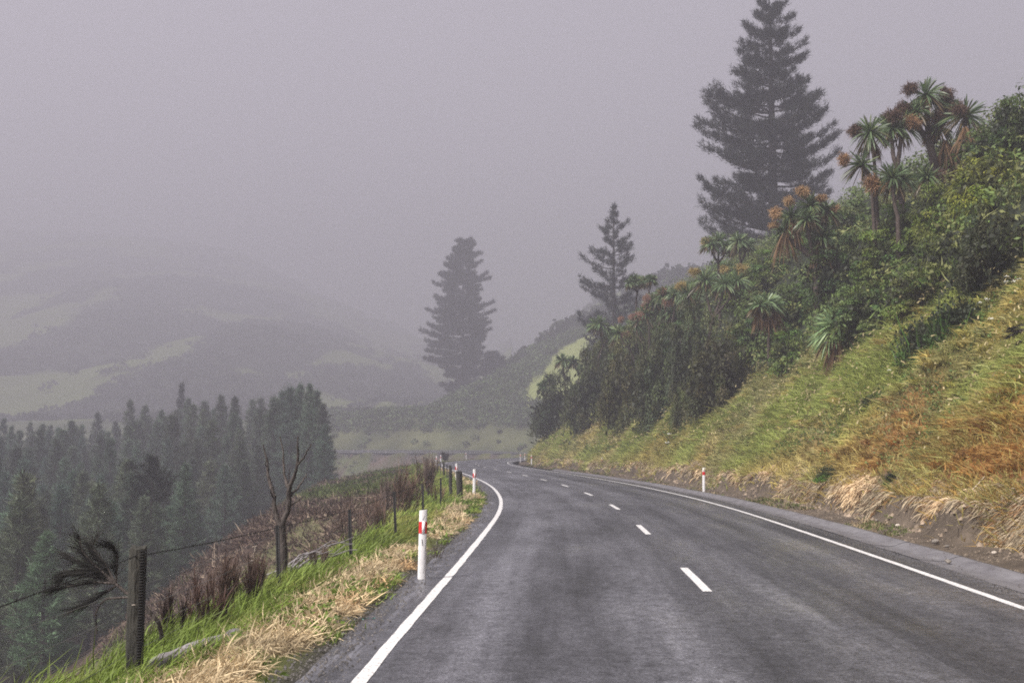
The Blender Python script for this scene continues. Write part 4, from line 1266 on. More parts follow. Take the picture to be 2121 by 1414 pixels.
# misty pine in the bend
D3 = 450.0
z3, h3 = tree_frame(958, 495, D3)
rows = [(496, 948, 972), (508, 934, 986), (535, 926, 997), (560, 914, 1000), (580, 906, 1012), (600, 914, 996), (618, 906, 1004), (640, 884, 1018), (656, 880, 1024), (672, 886, 1012), (690, 868, 1016), (710, 878, 1002), (745, 878, 1004), (765, 900, 1006), (800, 912, 1010), (830, 925, 1000)]
F3 = lambda y: (EYE + (HORIZON - y) / F_PX * D3 - z3) / h3
m_ = D3 / F_PX
tips3 = [(F3(y0), (x - 958) * m_, ti) for (y0, x, ti) in ((600, 896, .1), (582, 1016, 0), (655, 1026, .05), (700, 866, .02), (655, 880, .05), (752, 876, 0), (690, 1018, .0), (640, 1022, .1))]
plant_pine("pine_tree", "tall broad pine faded by mist, standing alone above the far bend", "pine tree", 958, 0, D3, h=h3, prof=px_profile(rows, 958, D3, z3, h3), r=np.random.default_rng(53), nb=270, r0=.75,
           tuft=1.15, blade=.17, nblade=9, dens=3.0, upturn=.10, plate=.5, tips=tips3, z0=.04, col=(.02, .024, .022))
z4, h4 = tree_frame(1026, 728, 455.0)
plant_pine("pine_tree", "short misty conifer leaning against the tall lone pine's lower boughs", "pine tree", 1022, 0, 455.0, h=h4, prof=[(0, 7, 6.5), (.4, 6.5, 6), (.8, 4.5, 3.5), (1, 1.2, 1)], r=np.random.default_rng(54), nb=70, r0=.3,
           tuft=1.1, blade=.16, nblade=7, dens=3, z0=.05, col=(.022, .027, .022))

# ------------------------------------------------------------------ the pine stand below the fence
def stand_proto(seed):
    r = np.random.default_rng(seed)
    h, w = 16.0, r.uniform(1.9, 3.2)
    prof = [(0, w * .9, w * .9), (.3, w * 1.05, w * 1.05), (.55, w * .8, w * .8), (.8, w * .45, w * .45), (1, .12, .12)]
    tr, cr = pine_parts(h=h, prof=prof, r=r, nb=120, r0=.2, tuft=.55, blade=.06, nblade=9, dens=2.4, upturn=.26, droop=.02, z0=.12, col=(.08, .118, .082))
    t = thing("plantation_pine", None, "pine tree")
    tr.build("trunk", M['bark'], t); cr.build("crown", M['needle'], t)
    return t

PROTO_P = [stand_proto(60 + k) for k in range(5)]
def plant_stand():
    r = np.random.default_rng(61)
    pts = []
    # the taller block by the distant road, then rows falling away along the valley floor
    special = [(640, 798, 150, "tallest plantation pine at the end of the stand, next to the distant road"), (668, 838, 152, "plantation pine on the outer edge of the stand with boughs over the distant road"), (600, 805, 152, "tall plantation pine just inside the end of the stand"),
               (566, 826, 156, "plantation pine where the tall end of the stand steps down"), (620, 800, 158, "tall plantation pine hidden behind the end of the stand"), (672, 880, 148, "low plantation pine at the foot of the stand's outer edge"), (655, 812, 156, "plantation pine with rounded top close to the stand's outer edge"),
               (585, 812, 160, "plantation pine rising behind the bare grey tree")]
    for px, top, d, lab in special:
        p = at(px, 900, d); z = height(p[0], p[1])[0]
        pts.append((p[0], d, z, EYE + (HORIZON - top) / F_PX * d - z, lab))
    for _ in range(5200):
        d = 62 * (250 / 62) ** r.random()
        edge = np.interp(d, [60, 100, 150, 200, 250], [520, 640, 660, 560, 540])
        px = r.uniform(-60, edge)
        p = at(px, 900, d)
        if any((p[0] - q[0]) ** 2 + (p[1] - q[1]) ** 2 < (3.6 + .006 * d) ** 2 for q in pts): continue
        z = height(p[0], p[1])[0]
        s, n = road_sn([p[0]], [p[1]])
        if n[0] > -13 - 11 * sstep(40, 70, s[0]) or (abs(s[0]) > 205 and n[0] > -22): continue
        # canopy line: tops follow the valley, a little uneven
        cap = np.interp(d, [60, 100, 150, 200, 250], [1085, 997, 938, 904, 888]) - (90 * sstep(300, 640, px) * sstep(120, 160, d) if d < 175 else 52 * sstep(120, 480, px) * (d > 175))
        top = EYE + (HORIZON - cap) / F_PX * d + r.normal(0, 1.5)
        h = top - z
        if h < 5: continue
        pts.append((p[0], p[1], z, min(h, 24), None))
    for i, (x, y, z, h, lab) in enumerate(pts[:285]):
        w = r.uniform(.85, 1.2) * (h / 16) ** .5
        tone = r.uniform(.75, 1.35)
        col = (tone * r.uniform(.9, 1.25), tone * r.uniform(.95, 1.1), tone * r.uniform(.8, 1.15), 1)
        src = PROTO_P[i % 5]
        lab = lab or "misty young pine among the crowded crowns of the plantation below the fence"
        if i < 5:
            o = src; o.location = (x, y, z); o.scale = (w, w, h / 16); o.rotation_euler = (0, 0, r.uniform(0, 6.28)); o['label'] = lab
            for c in o.children: c.color = col
        else:
            o = copy_tree(src, (x, y, z), r.uniform(0, 6.28), (w, w, h / 16), lab, col)
        o['group'] = "pines of the plantation below the fence"
    print("stand", len(pts))
plant_stand()

# single conifers that stand out
for px, top, d, w, lab, sd in ((374, 796, 262, 2.6, "lone dark spire rising above the back edge of the plantation", 71),):
    z, h = tree_frame(px, top, d)
    plant_pine("spruce_tree", lab, "conifer", px, 0, d, h=h, prof=[(0, w * 1.5, w * 1.5), (.3, w * 1.2, w * 1.2), (.6, w * .7, w * .7), (1, .1, .1)], r=np.random.default_rng(sd), nb=80, r0=.25, tuft=.8, blade=.14, nblade=7, dens=3, z0=.05, col=(.02, .028, .022))
z, h = tree_frame(318, 945, 84)
plant_pine("pine_sapling", "dark scraggy pine leaning out in front of the paler plantation", "pine tree", 318, 0, 84, h=h, prof=[(.5, .3, .3), (.7, 1.1, 1.5), (.8, 1.2, 1.7), (.9, .7, .7), (1, .1, .1)], r=np.random.default_rng(73), nb=30, r0=.12, tuft=.45, blade=.05, nblade=9, dens=4, z0=.72, col=(.018, .024, .018),
           tips=((.84, -1.5, .5), (.80, 1.5, .1), (.86, 1.3, -.1), (.90, -.8, .3)))

# ------------------------------------------------------------------ cabbage trees
def head_mesh(r, R, n=95, w=.048, tone=1.0):
    """a spray of sword leaves round a point; older ones hang"""
    m = MB()
    el = np.arcsin(r.uniform(-.62, 1.0, n)); az = r.uniform(0, 2 * PI, n)
    D = np.stack([np.cos(el) * np.cos(az), np.cos(el) * np.sin(az), np.sin(el)], 1)
    L = R * r.uniform(.75, 1.1, n) * np.where(el < -.1, .95, 1)
    cv = -ZV * (.16 + .35 * (el < .3)[:, None] + .12 * r.random((n, 1)))
    C = np.array([.08, .12, .055]) * tone * r.uniform(.6, 1.5, (n, 1)) + np.array([.06, .05, .01]) * (r.random((n, 1)) < .18)
    C = np.where((el < -.38)[:, None], np.array([.12, .085, .04]) * r.uniform(.6, 1.2, (n, 1)), C)
    blades(m, D * .05, D, L, w, C, cv, C * 1.15, r=r, seg=4, taper=1.0)
    return m

def flower_mesh(r, R, col):
    """a crowded, branching panicle of tiny flowers"""
    m = MB()
    n = 520
    d = sphere_dirs(n, r)
    lobes = sphere_dirs(7, r) * R * np.array([.75, .6, .5]) + np.array([0, 0, -.12 * R])
    P = lobes[r.integers(0, 7, n)] + d * R * r.uniform(.15, .62, (n, 1))
    C = np.array(col) * r.uniform(.55, 1.4, (n, 1))
    blades(m, P * .55, unit(d + r.normal(0, .5, (n, 3))), R * r.uniform(.35, .7, n), .028 * (R / .4), C, -ZV * .25 + r.normal(0, .25, (n, 3)), C * 1.25, r=r, seg=2)
    leaves(m, P, r.normal(0, 1, (n, 3)), .05 * (R / .4), C * 1.2, r, .8)
    return m

def skirt_mesh(r, R, L, n=60):
    m = MB()
    az = r.uniform(0, 2 * PI, n)
    B = np.stack([np.cos(az) * .08, np.sin(az) * .08, -r.uniform(0, .25, n)], 1)
    D = unit(np.stack([np.cos(az) * .55, np.sin(az) * .55, -np.ones(n)], 1) + r.normal(0, .15, (n, 3)))
    C = np.array([.14, .085, .045]) * r.uniform(.45, 1.5, (n, 1))
    blades(m, B, D, L * r.uniform(.6, 1.1, n), .05, C, -ZV * .4 + r.normal(0, .08, (n, 3)), r=r, seg=3, taper=1)
    return m

TAN, PINK, BROWN, STRAW = (.23, .135, .072), (.30, .18, .13), (.095, .058, .042), (.32, .25, .1)

def cabbage(label, px, py, d, heads, flowers=(), fork=None, limbs=None, tr=.13, skirts=(), tone=1.0, seed=1, name="cabbage_tree", group=None):
    """HEADS: (column, row, radius in photo pixels); FLOWERS: (column, row, radius, colour); trunk from (px, py) to the forks"""
    r = np.random.default_rng(seed)
    base = at(px, py, d); gz_ = height(base[0], base[1])[0]
    t = thing(name, label, "cabbage tree", (base[0], base[1], gz_), group=group)
    O = np.array(t.location)
    m = MB()
    P = lambda x, y, j=0.0: at(x, y, d + j) - O
    root = np.array([0, 0, -.2])
    deps = {}
    fk = P(*fork) if fork else None
    if fk is not None:
        mid = P(px, py)
        pts = [root, mid * .5 + root * .5, mid, fk] if mid[2] > .4 else [root, fk * .5 + [0.0, 0, 0], fk]
        tube(m, np.array(pts), np.linspace(tr * 1.15, tr * .8, len(pts)), 8)
    for i, (hx, hy, R) in enumerate(heads):
        j = r.uniform(-.7, .7)
        c = P(hx, hy, j); deps[(hx, hy)] = (c, j)
        if limbs is not None and i < len(limbs) and limbs[i]:
            path = [P(*q) if len(q) == 2 else root for q in limbs[i]] + [c]
        elif fk is not None:
            path = [fk, fk * .45 + c * .55 + np.array([(c - fk)[0] * .12, (c - fk)[1] * .12, -.1]), c]
        else:
            path = [root, root * .4 + c * .6 + r.normal(0, .06, 3), c]
        path = np.array(path)
        u = np.linspace(0, 1, 9); k = np.linspace(0, 1, len(path))
        path = np.stack([np.interp(u, k, path[:, a]) for a in range(3)], 1)
        path[1:-1] = path[1:-1] * .5 + .25 * (path[:-2] + path[2:])
        tube(m, path, np.linspace(tr * (.7 if fk is not None else 1.0), tr * .5, 9), 8)
    m.build("trunk", M['palebark'], t, smooth=True)
    for (hx, hy, R) in heads:
        c, j = deps[(hx, hy)]
        o = head_mesh(r, R * 1.12 * d / F_PX, int(115 + 20 * r.random()), .066 * (d / 55) ** .7, tone).build("leaf_head", M['sword'], t)
        o.location = c; o.rotation_euler = (r.normal(0, .12), r.normal(0, .12), 0)
    for (fx, fy, R, col) in flowers:
        o = flower_mesh(r, R * 1.15 * d / F_PX, col).build("flower_plume", M['dead'], t)
        o.location = P(fx, fy, r.uniform(-.5, .3))
    for (sx, sy, R, L) in skirts:
        o = skirt_mesh(r, R * d / F_PX, L * d / F_PX).build("dead_skirt", M['dead'], t)
        o.location = P(sx, sy, 0)
    return t

G1 = "cabbage trees on the skyline"
cabbage("tallest cabbage tree with a leaning dark trunk and brown plumes, centre of the skyline group", 1950, 400, 56, [(1918, 198, 44), (1898, 232, 36), (1958, 222, 32), (1945, 265, 32)], [(1886, 182, 17, BROWN), (1962, 192, 19, BROWN), (1866, 222, 17, BROWN), (1948, 243, 20, BROWN), (1976, 222, 22, BROWN), (1920, 288, 16, TAN), (1892, 250, 20, TAN)],
        fork=(1926, 300), limbs=[[(1926, 300), (1921, 260)], [(1922, 290), (1902, 265)], [(1930, 290), (1952, 250)], [(1926, 300), (1942, 285)]], tr=.24, skirts=[(1958, 290, 28, 60)], seed=81, group=G1)
cabbage("straight-trunked cabbage tree with one big round head above the vine mound", 2000, 385, 54, [(1999, 240, 50)], [(1988, 226, 17, BROWN)], limbs=[[(), (2000, 380), (1997, 300)]], tr=.16, skirts=[(1999, 262, 30, 50)], seed=82, group=G1)
cabbage("bushy short cabbage tree with drooping dark leaves between two taller trunks", 1968, 390, 58, [(1965, 318, 46), (2015, 315, 38)], fork=(1985, 370), tr=.16, skirts=[(1968, 330, 34, 60), (2012, 330, 30, 60)], tone=.7, seed=83, group=G1)
cabbage("twin-stemmed cabbage tree with tawny plumes between the outermost head and the leaning trunk", 1872, 440, 55, [(1846, 268, 42), (1868, 262, 44)], [(1846, 236, 20, BROWN), (1890, 252, 18, TAN)], fork=(1858, 345), limbs=[[(1858, 345), (1850, 325)], [(1858, 345), (1864, 310)]], tr=.17, seed=84, group=G1)
cabbage("slender cabbage tree with a fan head and one brown plume, outermost on the skyline", 1818, 430, 54, [(1802, 275, 44)], [(1768, 264, 18, BROWN)], limbs=[[(), (1815, 400), (1812, 340)]], tr=.11, skirts=[(1803, 285, 20, 40)], seed=85, group=G1)
cabbage("low tilted cabbage tree with a pale tan plume at the giant pine's edge", 1812, 440, 53, [(1785, 343, 42)], [(1752, 328, 16, TAN)], limbs=[[(), (1808, 400), (1800, 370)]], tr=.1, seed=86, group=G1)
cabbage("low cabbage tree with a big orange-tan plume in front of the twin stems", 1860, 450, 52, [(1848, 370, 42), (1868, 372, 34)], [(1812, 380, 22, TAN)], fork=(1852, 420), tr=.11, seed=87, group=G1)
cabbage("small drooping cabbage tree in the shrubs under the leaning trunk", 1924, 430, 54, [(1920, 370, 34)], [(1946, 362, 18, BROWN)], tr=.09, seed=88, group=G1)
cabbage("small hazy cabbage tree near the high edge of the slope", 2082, 330, 66, [(2082, 275, 30)], [(2095, 258, 14, BROWN)], tr=.1, tone=.9, seed=89, group=G1)
cabbage("many-headed cabbage tree crowned with bright orange plumes, in front of the giant pine", 1690, 570, 60, [(1680, 428, 36), (1640, 450, 34), (1712, 438, 32), (1702, 492, 32), (1628, 478, 28), (1672, 455, 28)],
        [(1664, 396, 15, (.32, .21, .11)), (1634, 414, 12, (.32, .215, .115)), (1606, 440, 15, (.34, .22, .12)), (1603, 466, 10, (.32, .215, .115)), (1700, 410, 11, (.3, .19, .1)), (1730, 430, 10, (.28, .18, .1))], fork=(1686, 530),
        limbs=[[(1686, 530), (1672, 480)], [(1680, 530), (1648, 500)], [(1690, 510), (1710, 470)], [(1690, 535), (1700, 515)], [(1675, 530), (1645, 505)], None], tr=.15, skirts=[(1626, 480, 20, 55), (1700, 500, 18, 55), (1642, 460, 18, 45)], seed=90)
cabbage("misty cabbage tree of a hazy pair, the one closer to the giant pine", 1535, 580, 88, [(1530, 500, 27), (1548, 508, 22)], tr=.12, fork=(1534, 545), tone=1.3, seed=91)
cabbage("misty cabbage tree of a hazy pair, the one farther from the giant pine", 1490, 585, 90, [(1488, 500, 27), (1470, 506, 22), (1505, 512, 20)], [(1460, 498, 11, STRAW)], fork=(1488, 545), tr=.12, tone=1.3, seed=92)
cabbage("cabbage tree with three pale green heads on dark stems halfway down the thicket", 1465, 715, 76, [(1460, 582, 36), (1500, 590, 34), (1528, 582, 30)], [(1438, 562, 11, STRAW), (1536, 556, 14, STRAW), (1500, 556, 10, STRAW)], fork=(1476, 660), tr=.12, tone=1.5, seed=93)
cabbage("cabbage tree with drooping yellowish leaves beside the three-headed one", 1425, 700, 80, [(1426, 610, 32), (1440, 640, 26)], [(1412, 590, 12, STRAW), (1432, 632, 11, TAN)], tr=.1, tone=1.3, seed=94)
cabbage("cabbage tree with flat brown-skirted crown standing alone above the low spiky one", 1592, 715, 62, [(1588, 628, 32), (1604, 634, 26), (1572, 634, 24)], fork=(1592, 690), tr=.09, skirts=[(1590, 640, 24, 40), (1605, 646, 16, 34), (1574, 644, 16, 34)], tone=1.5, seed=95)
_hp = hit(1732, 748, 18)
sp = cabbage("low spiky trunkless cabbage tree with a brown beard, alone in the grass slope", 1732, 745, _hp[1] - 1.0, [(1732, 682, 58), (1738, 672, 52), (1725, 690, 52)], tr=.12, skirts=[(1732, 702, 40, 55), (1732, 712, 34, 45)], tone=2.3, seed=96)
cabbage("thicket cabbage tree with salmon plumes along its leaning head, nearest the slim pine", 1352, 720, 96, [(1355, 625, 28), (1335, 652, 26), (1372, 640, 26)], [(1342, 618, 10, PINK), (1332, 636, 11, PINK), (1322, 652, 11, PINK), (1308, 655, 8, PINK), (1366, 606, 8, TAN)], fork=(1360, 690), tr=.12, tone=1.1, seed=97)
cabbage("thicket cabbage tree with one pale pink plume beside a leaning grey stem", 1392, 720, 90, [(1388, 650, 28), (1375, 612, 24), (1400, 610, 24)], [(1384, 624, 11, PINK), (1372, 602, 9, TAN)], fork=(1388, 690), tr=.12, tone=1.2, seed=98)
cabbage("low cabbage tree with a fallen salmon plume over the second rank of bushes", 1312, 740, 98, [(1315, 675, 26), (1282, 690, 26)], [(1296, 692, 11, PINK), (1286, 660, 8, PINK)], fork=(1302, 720), tr=.1, tone=1.3, seed=99)
cabbage("small flat-topped cabbage tree on the skyline, touching the slim pine", 1318, 620, 102, [(1316, 580, 17), (1328, 584, 14), (1306, 586, 14)], fork=(1320, 605), tr=.09, seed=100)
cabbage("small fan-headed cabbage tree on the skyline with daylight all round", 1344, 615, 100, [(1336, 582, 14), (1350, 580, 15)], fork=(1344, 602), tr=.08, seed=101)
cabbage("cabbage tree with hanging green heads on the edge by the slim pine's lower boughs", 1240, 740, 108, [(1240, 672, 24), (1262, 690, 22)], [(1230, 676, 8, TAN)], fork=(1250, 715), tr=.1, tone=1.3, seed=102)
cabbage("small round-headed cabbage tree sticking up over the tip of the dark bushes", 1172, 810, 126, [(1166, 746, 19), (1186, 748, 16)], fork=(1168, 775), tr=.08, tone=1.2, seed=103)
cabbage("tiny spiky cabbage tree at the outermost end of the dark bushes", 1142, 850, 130, [(1138, 788, 17), (1124, 800, 14)], tr=.07, seed=104)

# ------------------------------------------------------------------ scrub on the hills
def scrub():
    r = np.random.default_rng(111)
    m = MB()
    # bushes crowding the hillside behind the far bend
    cnt = 0
    while cnt < 4400:
        y = r.uniform(315, 455); a = r.uniform(-.19, .20); x = a * y
        s, n = road_sn([x], [y])
        if n[0] < 6.5 or (n[0] < 16 and r.random() < .94): 
            cnt += .2; continue
        cnt += 1
        if inside(PADDOCK, np.array([x]), np.array([y]))[0]: continue
        if fbm(x / 18, y / 22, 3) < .34: continue
        z = height(x, y)[0]
        rad = np.array([1, 1, .85]) * r.uniform(1.0, 3.0) * (.55 if n[0] < 16 else 1)
        k = 34
        d = sphere_dirs(k, r); d[:, 2] = np.abs(d[:, 2])
        base = np.array([.07, .098, .042]) * r.uniform(.4, 1.9)
        leaves(m, np.array([x, y, z + rad[2] * .4]) + d * rad * r.uniform(.6, 1.1, (k, 1)), d + r.normal(0, .5, (k, 3)), r.uniform(.5, 1.1, k), base * r.uniform(.6, 1.4, (k, 1)), r, .6)
    # rough growth on the bank under the distant road
    cnt = 0
    while cnt < 1100:
        y = r.uniform(230, 375); x = y * r.uniform(-.2, -.02)
        s, n = road_sn([x], [y]); cnt += 1
        if n[0] > -6.5 or fbm(x / 10, y / 10, 3) < .47: continue
        z = height(x, y)[0]
        k = 26
        rad = np.array([1, 1, .7]) * r.uniform(.5, 1.7)
        d = sphere_dirs(k, r); d[:, 2] = np.abs(d[:, 2])
        base = (np.array([.10, .065, .055]) if r.random() < .55 else np.array([.075, .10, .04])) * r.uniform(.5, 1.4)
        leaves(m, np.array([x, y, z + .1]) + d * rad * r.uniform(.5, 1.1, (k, 1)), d + r.normal(0, .5, (k, 3)), r.uniform(.3, .8, k), base * r.uniform(.6, 1.4, (k, 1)), r, .5)
    # clumps over the far pasture
    N = 26000
    y = r.uniform(470, 1500, N); x = y * r.uniform(-.46, .22, N)
    s, n = road_sn(x, y)
    k_ = scrub_mask(x, y)
    keep = (n > 10) & (k_ > .518 - .05 * sstep(560, 900, y)) | ((n > 10) & (r.random(N) < .02))
    x, y = x[keep], y[keep]; z = height(x, y)
    for i in range(min(len(x), 6500)):
        rad = np.array([1, 1, .75]) * r.uniform(2.0, 5.5)
        k = 16
        d = sphere_dirs(k, r); d[:, 2] = np.abs(d[:, 2])
        base = np.array([.032, .04, .025]) * r.uniform(.6, 1.4)
        leaves(m, np.array([x[i], y[i], z[i] + rad[2] * .3]) + d * rad * r.uniform(.5, 1.0, (k, 1)), d + r.normal(0, .5, (k, 3)), r.uniform(1.6, 3.2, k), base * r.uniform(.7, 1.3, (k, 1)), r, .7)
    tag(m.build("hillside_scrub", M['dead']), "dark scrub patches scattered over the misty pasture hills", kind="stuff")
scrub()

# ------------------------------------------------------------------ bare tree by the fence
def px_path(pts, d, O):
    return np.array([at(x, y, d + (q[0] if q else 0)) - O for (x, y, *q) in pts])

def smooth_path(P, n=14):
    P = np.asarray(P); k = np.concatenate([[0], np.cumsum(np.linalg.norm(np.diff(P, axis=0), axis=1))])
    u = np.linspace(0, k[-1], n)
    return np.stack([np.interp(u, k, P[:, a]) for a in range(3)], 1)

d = 17.4
b = at(586, 1200, d); b[2] = height(b[0], b[1])[0]
t = thing("dead_tree", "bare dead tree with upright broken limbs forking behind a steel fence post", "dead tree", b)
O = np.array(t.location)
r_ = np.random.default_rng(5)
m = MB()
tube(m, np.concatenate([[[0, 0, -.3]], px_path([(587, 1180), (588, 1140), (585, 1105), (583.6, 1088)], d, O)]), [.066, .060, .055, .052, .054], 10)
m.build("trunk", M['deadwood'], t, smooth=True)
limbs = [([(583.6, 1091), (568, 1056), (567, 1028), (560, 993, .1), (552, 973, .15), (556, 962, .18), (545, 921, .2)], .060, .012),
         ([(583.6, 1091), (599, 1048), (599, 1013), (609, 985, -.1), (617, 954, -.15), (617, 903, -.2)], .058, .012),
         ([(599, 1013), (591.5, 993, .15), (587.5, 954, .25), (580, 905, .3)], .034, .009),
         ([(617, 962, -.14), (630.6, 944, -.25), (645.5, 919, -.35)], .022, .007),
         ([(603, 1026), (623, 1005, .2), (634, 981, .3)], .030, .010),
         ([(601, 1046), (615, 1036, -.2), (627, 1029, -.3)], .024, .010),
         ([(596, 1004, .1), (599, 985, .25), (600, 968, .3)], .018, .006),
         ([(567, 1030), (561, 1020, -.1), (563, 1008, -.12)], .018, .008), ([(556, 975, .15), (551, 960, .0), (553, 946, -.05)], .016, .006)]
for pts, r0, r1 in limbs:
    P = smooth_path(px_path(pts, d, O), 12); P[1:-1] += r_.normal(0, .008, (10, 3))
    tube(MB(), P, np.linspace(r0, r1, 12) * .74 * r_.uniform(.85, 1.15, 12), 8).build("limb", M['deadwood'], t, smooth=True)

# ------------------------------------------------------------------ fallen log, rock, stump ends
d = 10.6
P0, P1 = at(300, 1398, 10.0), at(492, 1328, 11.6)
for P in (P0, P1): P[2] = height(P[0], P[1])[0] + .085
t = tag(tube(MB(), bend(P0, P1, .02, 12, .012, r_), np.array([.055, .085, .088, .085, .08, .078, .077, .075, .072, .072, .068, .06]), 12).build("fallen_log", M['greywood'], smooth=True), "weathered grey log lying in the verge grass beside the thick wooden post", "log")
def stone(name, px, py, size, label, mat='stone', seed=0, zoff=0.0, squash=.65, d=None):
    p = hit(px, py, 6) if d is None else at(px, py, d)
    r = np.random.default_rng(seed)
    D = p[1]; R = size * D / F_PX / 2
    u, v = np.meshgrid(np.linspace(0, 2 * PI, 14, endpoint=False), np.linspace(0, PI, 9), indexing='ij')
    dirs = np.stack([np.sin(v) * np.cos(u), np.sin(v) * np.sin(u), np.cos(v)], -1)
    k = 1 + .35 * (fbm(dirs[..., 0] * 1.4 + seed, dirs[..., 1] * 1.4 + dirs[..., 2] * 2.1, 3) - .5) * 2
    V = (dirs * k[..., None] * np.array([1.15, .9, squash]) * R).reshape(-1, 3)
    i, j = np.meshgrid(np.arange(14), np.arange(8), indexing='ij')
    q = np.stack([i * 9 + j, i * 9 + j + 1, ((i + 1) % 14) * 9 + j + 1, ((i + 1) % 14) * 9 + j], -1).reshape(-1, 4)
    o = MB().add(V, q).build(name, M[mat], smooth=True)
    z = max(height(p[0], p[1])[0], 0) + zoff
    o.location = (p[0], p[1], z + R * squash * .55); o.rotation_euler = (0, 0, r.uniform(0, 6))
    return tag(o, label, "rock")
stone("rock", 276, 1398, 34, "pale rock at the foot of the thick wooden fence post", 'palestone', 1, d=9.55)
stone("rock", 1964, 1168, 13, "small dark stone lying in the concrete channel", 'stone', 2)
stone("rock", 1938, 1128, 15, "rounded brown stone in the dirt under the bank, beyond the channel lip", 'stone', 3, .04)
stone("rock", 1860, 1094, 10, "pale stone fallen from the cut bank onto the dirt, nearest the tan fringe", 'palestone', 4, .05)
stone("rock", 1816, 1082, 8, "tiny grey stone on the dirt strip midway along the bank foot", 'stone', 5, .04)
stone("rock", 1962, 1137, 9, "flat grey chip beside the rounded brown stone", 'stone', 6, .04)
stone("rock", 2060, 1152, 12, "pale broken stone at the edge of the weeds under the bank", 'palestone', 7, .04)

def stick(name, pts, d, rad, label, mat='stick', cat="stick"):
    P = smooth_path(np.array([at(x, y, dd) for (x, y, dd) in pts]), 10)
    o = tube(MB(), P - P[0], np.linspace(rad, rad * .5, 10), 6).build(name, M[mat], smooth=True)
    o.location = P[0]
    return tag(o, label, cat)
h0 = hit(2012, 1016, 15); h1 = hit(2040, 988, 15)
stick("broken_stick", [(2012, 1016, h0[1] - .5), (2024, 1004, h0[1] - .6), (2040, 986, h1[1] - .3)], 0, .014, "straight bleached stick poking out of the rusty grass above the bank")
h0 = hit(2068, 1116, 12)
stick("bent_twig", [(2070, 1116, h0[1] - .1), (2088, 1110, h0[1] - .25), (2096, 1096, h0[1] - .3), (2090, 1082, h0[1] - .1)], 0, .016, "curled pale strip of bark hanging on the bank")
h0 = hit(2050, 1152, 10)
stick("broken_stick", [(2048, 1154, h0[1] - .05), (2060, 1160, h0[1] - .15), (2074, 1163, h0[1] - .2)], 0, .012, "short white stick lying at the bank's foot behind the channel")
h0 = hit(1270, 920, 20)
stick("dead_branch", [(1272, 922, h0[1]), (1284, 910, h0[1] - .4), (1296, 900, h0[1] - .7)], 0, .05, "dark dead branch sticking out of the grass above the small red-banded post", 'deadwood', "branch")
# dry branches thrown over the bank beside the fence
def brush_heap():
    r = np.random.default_rng(8)
    c = at(640, 1178, 19.5); c[2] = height(c[0], c[1])[0]
    t = thing("cut_branch", "tangle of pale cut branches lying under the fence wires", "branch", c)
    for k in range(9):
        a = r.normal([-.35, -.25, .05], [.15, .3, .06]); b = a + np.array([r.uniform(.5, 1.0), r.uniform(-.1, .5), r.uniform(.2, .5)])
        tube(MB(), bend(a, b, .04, 7, .03, r), np.linspace(.016, .006, 7), 5).build("branch", M['greywood'], t)
brush_heap()
p = hit(778, 1286, 8)
m = MB(); k = 34
rr = np.random.default_rng(3)
leaves(m, rr.normal(0, 1, (k, 3)) * [.05, .035, .008] + [0, 0, .02], ZV + rr.normal(0, .5, (k, 3)), .045, np.ones(3), rr, .7)
o = m.build("plastic_scrap", M['litter']); o.location = (p[0], p[1], height(p[0], p[1])[0])
tag(o, "crumpled turquoise plastic scrap at the edge of the straw", "litter")
p = hit(746, 1322, 8)
o = MB().add(np.array([(-.03, -.01, .02), (.03, -.012, .022), (.034, .01, .03), (-.028, .012, .026), (-.03, -.01, .026), (.03, -.012, .028), (.034, .01, .036), (-.028, .012, .032)]),
             [[0, 3, 2, 1], [4, 5, 6, 7], [0, 1, 5, 4], [1, 2, 6, 5], [2, 3, 7, 6], [3, 0, 4, 7]]).build("paper_scrap", M['petal'])
o.location = (p[0], p[1], height(p[0], p[1])[0]); tag(o, "small white scrap on the gravel next to the straw", "litter")

# ------------------------------------------------------------------ dead broom and other brush along the drop
def broom_parts(r, H, bunches, lean=(0, 0), spread=.45, per=90, twig=.007, c1=(.075, .05, .04), fan=.22):
    """stems that each end in a tight broom of fine upright twigs"""
    st, tw = MB(), MB()
    for k in range(bunches):
        a = r.uniform(0, 2 * PI); q = r.uniform(.1, 1) * spread
        hb = H * r.uniform(.3, .62)
        c = np.array([math.cos(a) * q + lean[0] * hb, math.sin(a) * q + lean[1] * hb, hb])
        tube(st, bend(np.array([math.cos(a) * q * .25, math.sin(a) * q * .25, -.1]), c, .0, 6, .02 * H, r), np.linspace(.014, .006, 6), 5, cap=False)
        ax = unit(np.array([math.cos(a) * q * .5 + lean[0], math.sin(a) * q * .5 + lean[1], 1.0]))
        D = unit(ax + r.normal(0, fan * r.uniform(.7, 1.6), (per, 3)))
        B = c - ax * H * (.02 + .3 * r.random((per, 1)) ** 1.5)
        C = np.array(c1) * r.uniform(.6, 1.6) * r.uniform(.7, 1.4, (per, 1)) + np.array([.012, .005, .002]) * r.random()
        blades(tw, B, D, H * r.uniform(.06, .40, per), twig, C, (ZV - ax) * .2 + np.array([lean[0], lean[1], 0]) * .3 + r.normal(0, .08, (per, 3)), r=r, seg=3)
    return st, tw

